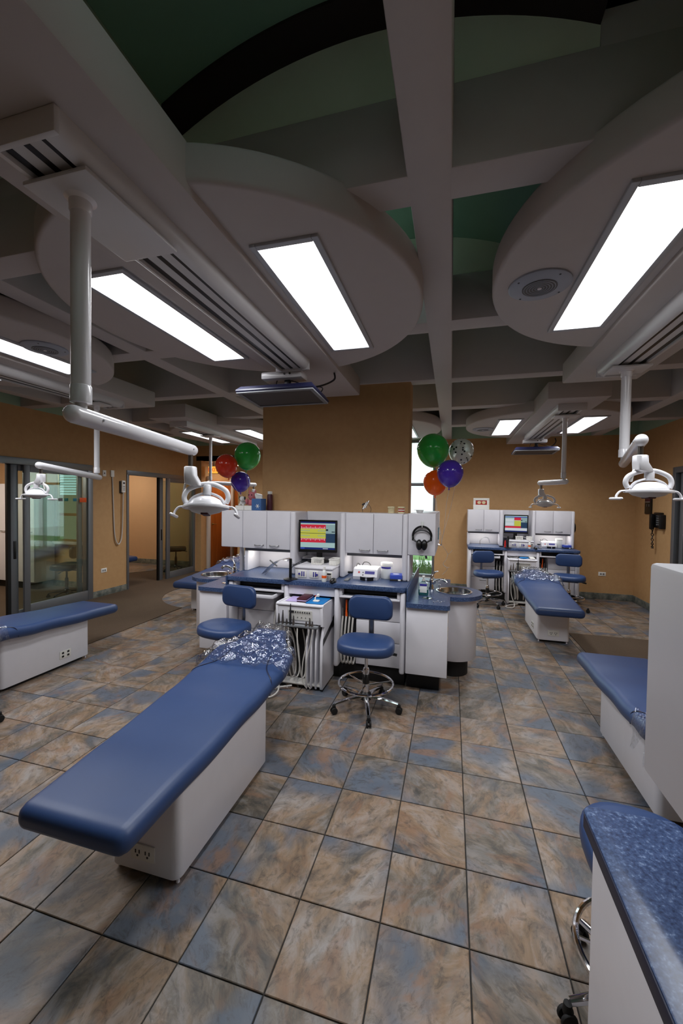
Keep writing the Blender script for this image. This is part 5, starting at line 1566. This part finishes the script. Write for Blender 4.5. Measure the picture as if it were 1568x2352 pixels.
# ---------------------------------------------------------------- balloons
def balloon(label, c, r, matn, tie, seed, ribbon=True, tilt=(0, 0)):
    t = thing('balloon', label, 'balloon', (c[0], c[1], c[2] - r * 1.25), 0, None)
    prof = []
    for k in range(17):
        a = -pi / 2 + pi * k / 16
        z = sin(a) * (1.0 if a > 0 else 1.18)
        rr_ = cos(a) ** (1 if a > 0 else 1.12) if cos(a) > 0 else 0
        prof.append((max(r * rr_, .002), r * z))
    R = Matrix.Rotation(tilt[0], 3, 'X') @ Matrix.Rotation(tilt[1], 3, 'Y')
    emit('skin', MB().lathe(prof, c, 32, mat=R), matn, t, angle=80)
    kn = Vector(c) + R @ Vector((0, 0, -r * 1.18))
    emit('knot', MB().lathe([(.004, .004), (.006, -.004), (.004, -.010), (.011, -.020), (.009, -.022), (.001, -.018)], kn, 12, mat=R), matn, t)
    if ribbon:
        a, b = kn + Vector((0, 0, -.02)), Vector(tie)
        P = [a + (b - a) * (k / 8) + Vector((.012 * sin(seed + k * .9), .012 * cos(seed * 2 + k), 0)) * (0 if k in (0, 8) else .5) for k in range(9)]
        emit('ribbon', MB().tube(curve(P, 3), .0018, 5), 'paper', t)
    return t
tie = (-.096, 4.40, 1.19)
bgw = balloon('big green balloon at the top of the cluster beside the pillar and window', (-.205, 4.42, 2.20), .168, 'b_green', tie, 1, tilt=(.1, -.05))
balloon('bright orange balloon lowest in the cluster by the window', (-.172, 4.38, 1.850), .125, 'b_orange', tie, 2)
balloon('purple balloon overlapping the orange one by the window', (-.020, 4.15, 1.930), .128, 'b_purple', tie, 3, tilt=(0, .05))
balloon('clear white balloon with black stars beside the big green one', (.090, 4.53, 2.195), .130, 'b_white', tie, 4, tilt=(0, .08))
emit('print', MB().lathe([(.001, .1695), (.02, .1685), (.035, .1655), (.035, .163), (.001, .165)], (-.205, 4.42, 2.20), 16, mat=Matrix.Rotation(.55, 3, 'X') @ Matrix.Rotation(-1.35, 3, 'Y')), 'dark', bgw)
cr = MB().tube(curve([(-.095, 4.40, 1.185), (-.06, 4.39, 1.14), (-.03, 4.40, 1.08), (-.05, 4.38, 1.02), (-.075, 4.36, .98), (-.03, 4.35, .94), (-.05, 4.37, .90), (-.08, 4.36, .87)], 6), .002, 5)
cr.tube(curve([(-.03, 4.40, 1.08), (-.005, 4.39, 1.10), (.015, 4.39, 1.13)], 4), .0018, 5).tube(curve([(-.075, 4.36, .98), (-.05, 4.35, .955), (-.01, 4.36, .95)], 4), .0018, 5)
single('curled_ribbon', 'loose curled white ribbon ends hanging from the side hook', 'ribbon', cr, 'paper')
tl = (-2.33, 4.30, 1.57)
bgd = balloon('large green balloon near the pillar, doorway side', (-2.405, 4.42, 2.175), .158, 'b_green', tl, 5, tilt=(0, .1))
balloon('red balloon floating before the far exit sign', (-2.56, 4.20, 2.035), .128, 'b_red', tl, 6, tilt=(.15, -.1))
balloon('purple balloon under the red and green pair', (-2.52, 4.46, 1.862), .118, 'b_purple', tl, 7)
emit('print', MB().lathe([(.001, .1595), (.02, .1585), (.035, .1555), (.035, .153), (.001, .155)], (-2.405, 4.42, 2.175), 16, mat=Matrix.Rotation(.4, 3, 'X') @ Matrix.Rotation(-1.2, 3, 'Y')), 'dark', bgd)

# ---------------------------------------------------------------- on the walls
pf = thing('picture_frame', 'white framed picture of two pale teeth standing on the back cabinet', 'picture', (.51, 7.56, zc))
tiltp = Matrix.Translation((.51, 7.55, zc)) @ Matrix.Rotation(-.10, 4, 'X')
fr = MB()
for b in ((-.135, .135, 0, .085), (-.135, .135, .165, .205), (-.135, -.095, .085, .165), (.095, .135, .085, .165)):
    fr.rbox(b[0], b[1], -.008, .008, b[2], b[3], .003)
emit('frame', fr.xf(tiltp), 'cream', pf)
emit('print', MB().rbox(-.095, .095, -.002, .004, .085, .165, .001).xf(tiltp), 'gum', pf)
em = MB()
for s_ in (-.036, .042):
    em.prism([(s_ + .032 * cos(a), .125 + .026 * sin(a)) for a in [2 * pi * k / 16 for k in range(16)]], .0, .004)
em.xf(Matrix.Rotation(pi / 2, 4, 'X'))
em.xf(Matrix.Translation((0, -.002, 0))).xf(tiltp)
emit('tooth_print', em, 'bone', pf)
emit('easel_leg', MB().rbox(-.02, .02, .02, .03, .0, .15, .003).xf(Matrix.Translation((.51, 7.57, zc)) @ Matrix.Rotation(.15, 4, 'X')), 'cream', pf)

def outlet(label, c, n):
    """duplex outlet lying sideways; n = wall normal axis"""
    t = thing('wall_outlet', label, 'outlet', c, 0, None)
    if n == 'x':
        mb = MB().rbox(c[0], c[0] + .007, c[1] - .057, c[1] + .057, c[2] - .035, c[2] + .035, .003)
        s_ = [MB().rbox(c[0] + .006, c[0] + .0085, c[1] + d - .013, c[1] + d + .013, c[2] - .015, c[2] + .015, .004) for d in (-.02, .02)]
    else:
        mb = MB().rbox(c[0] - .057, c[0] + .057, c[1] - .007, c[1], c[2] - .035, c[2] + .035, .003)
        s_ = [MB().rbox(c[0] + d - .013, c[0] + d + .013, c[1] - .0085, c[1] - .006, c[2] - .015, c[2] + .015, .004) for d in (-.02, .02)]
    emit('plate', mb, 'paper', t)
    for q in s_:
        emit('socket', q, 'grey', t)
outlet('white outlet low on the tan wall between the glass doors', (XL, 5.36, .43), 'x')
outlet('white outlet low on the back wall beyond the bench', (2.53, YB, .44), 'y')
sw = thing('wall_switch', 'small white switch plate beside the sliding door frame', 'switch', (XL, 5.37, 2.02))
emit('plate', MB().rbox(XL, XL + .008, 5.335, 5.405, 1.99, 2.09, .003), 'paper', sw)
emit('toggle', MB().rbox(XL + .007, XL + .014, 5.36, 5.38, 2.025, 2.055, .003), 'grey', sw)
ch = thing('wall_handset', 'white handset with a long looping cord on the tan wall', 'handset', (XL, 5.7, 1.25))
emit('jack_plate', MB().rbox(XL, XL + .02, 5.49, 5.56, 1.99, 2.10, .004), 'paper', ch)
emit('cradle', MB().rbox(XL, XL + .02, 5.68, 5.77, 1.72, 1.93, .006), 'dark', ch)
hs = emit('handset', MB().rbox(XL + .02, XL + .05, 5.695, 5.775, 1.73, 1.94, .012), 'paper', ch)
kp = MB()
for a in range(2):
    for b in range(3):
        kp.rbox(XL + .049, XL + .053, 5.715 + a * .025, 5.73 + a * .025, 1.77 + b * .03, 1.785 + b * .03, .002)
kp.rbox(XL + .049, XL + .053, 5.715, 5.755, 1.88, 1.91, .003)
emit('keypad', kp, 'dark', hs)
cpts = [(XL + .012, 5.525, 1.99), (XL + .012, 5.54, 1.6), (XL + .014, 5.555, 1.2), (XL + .02, 5.575, .95), (XL + .025, 5.635, .84), (XL + .025, 5.70, .92), (XL + .025, 5.725, 1.15), (XL + .03, 5.73, 1.5), (XL + .035, 5.735, 1.73)]
emit('cord', MB().tube(curve(cpts, 8), .010, 8), 'hose', ch)

wp = thing('wall_phone', 'black wall phone with a hanging coiled cord on the right wall', 'phone', (XR, 7.0, 1.05))
emit('base', MB().rbox(XR - .045, XR, 6.90, 7.12, 1.30, 1.53, .012), 'black', wp)
emit('handset', MB().rbox(XR - .10, XR - .046, 7.06, 7.13, 1.27, 1.51, .018), 'black', wp)
ky = MB()
for a in range(3):
    for b in range(4):
        ky.rbox(XR - .049, XR - .044, 6.93 + a * .035, 6.95 + a * .035, 1.34 + b * .032, 1.36 + b * .032, .002)
ky.rbox(XR - .049, XR - .044, 6.925, 7.035, 1.475, 1.482, .001)
o = emit('keypad', ky, 'grey', wp); o['kind'] = 'stuff'
emit('side_cover', MB().rbox(XR - .07, XR, 6.84, 6.90, 1.29, 1.50, .012), 'rubber', wp)
emit('cord', MB().tube([(XR - .06 + .009 * cos(k * .9), 7.09 - .02 * sin(min(k, 72 - k) / 36 * 1.5) + .009 * sin(k * .9) + (.025 if k > 36 else 0), 1.27 - .28 * sin(pi * k / 72)) for k in range(73)], .006, 6), 'black', wp)
gd = thing('wall_rack', 'black and dark red glove rack above the wall phone', 'rack', (XR, 7.35, 1.52))
emit('back_plate', MB().rbox(XR - .02, XR, 7.26, 7.48, 1.50, 1.84, .005), 'black', gd)
emit('panel', MB().rbox(XR - .026, XR - .0205, 7.28, 7.46, 1.69, 1.82, .003), 'maroon', gd)
for z in (1.815, 1.685):
    emit('strip', MB().rbox(XR - .030, XR - .0265, 7.29, 7.45, z, z + .007, .001), 'hose', gd)
for y in (7.32, 7.40):
    emit('slot', MB().rbox(XR - .024, XR - .0205, y, y + .012, 1.615, 1.655, .001), 'grey', gd)
bg_ = thing('hanging_bag', 'dark bag hanging on the side of the back wall cabinet', 'bag', (1.99, 7.52, 1.18))
emit('bag', ball(MB(), (1.995, 7.52, 1.24), .06, .32, 1, 1.35), 'black', bg_)
emit('strap', MB().tube(curve([(1.984, 7.49, 1.30), (1.984, 7.52, 1.40), (1.984, 7.55, 1.30)], 4), .006, 6), 'maroon', bg_)

# ---------------------------------------------------------------- near workstation at the lower right
nb = thing('end_cabinet', 'large white upper cabinet end filling the right edge of the view', 'cabinet', (.48, .25, 1.14))
emit('body', MB().rbox(.352, .63, -.40, .858, 1.136, 1.522, .008), 'white', nb)
ne = thing('cabinet_divider', 'grey-white upright panel under the near white cabinet', 'cabinet', (.61, .4, .14))
emit('panel', MB().rbox(.598, .632, -.40, 1.18, .14, 1.1355, .010), 'white', ne)
nw = thing('side_worktop', 'near blue speckled worktop corner at the lower right', 'worktop', (.48, .4, .737))
pl = [(.372, -.40), (.5975, -.40), (.5975, 1.262), (.40, 1.262)] + [(.40 - .028 * sin(a), 1.234 + .028 * cos(a)) for a in [pi / 2 * k / 6 for k in range(1, 7)]]
emit('slab', MB().prism(pl, .735, .775, .004), 'laminate', nw)
emit('dark_edge', MB().rbox(.3685, .3725, -.40, 1.228, .7365, .7735, .0015), 'seam', nw, 'dark edge band')
nl = thing('low_cabinet', 'white low cabinet under the near speckled worktop', 'cabinet', (.49, .4, 0))
emit('body', MB().rbox(.392, .597, -.40, 1.225, .10, .7345, .006), 'white', nl)
emit('toe_kick', MB().box(.44, .59, -.38, 1.16, 0, .0995), 'toe', nl)
# a stool mostly out of the frame beyond the left edge
dup(s0, (-3.20, 1.86, 0), 1.3, 'blue stool at the left edge, only a caster in the photograph', GS)
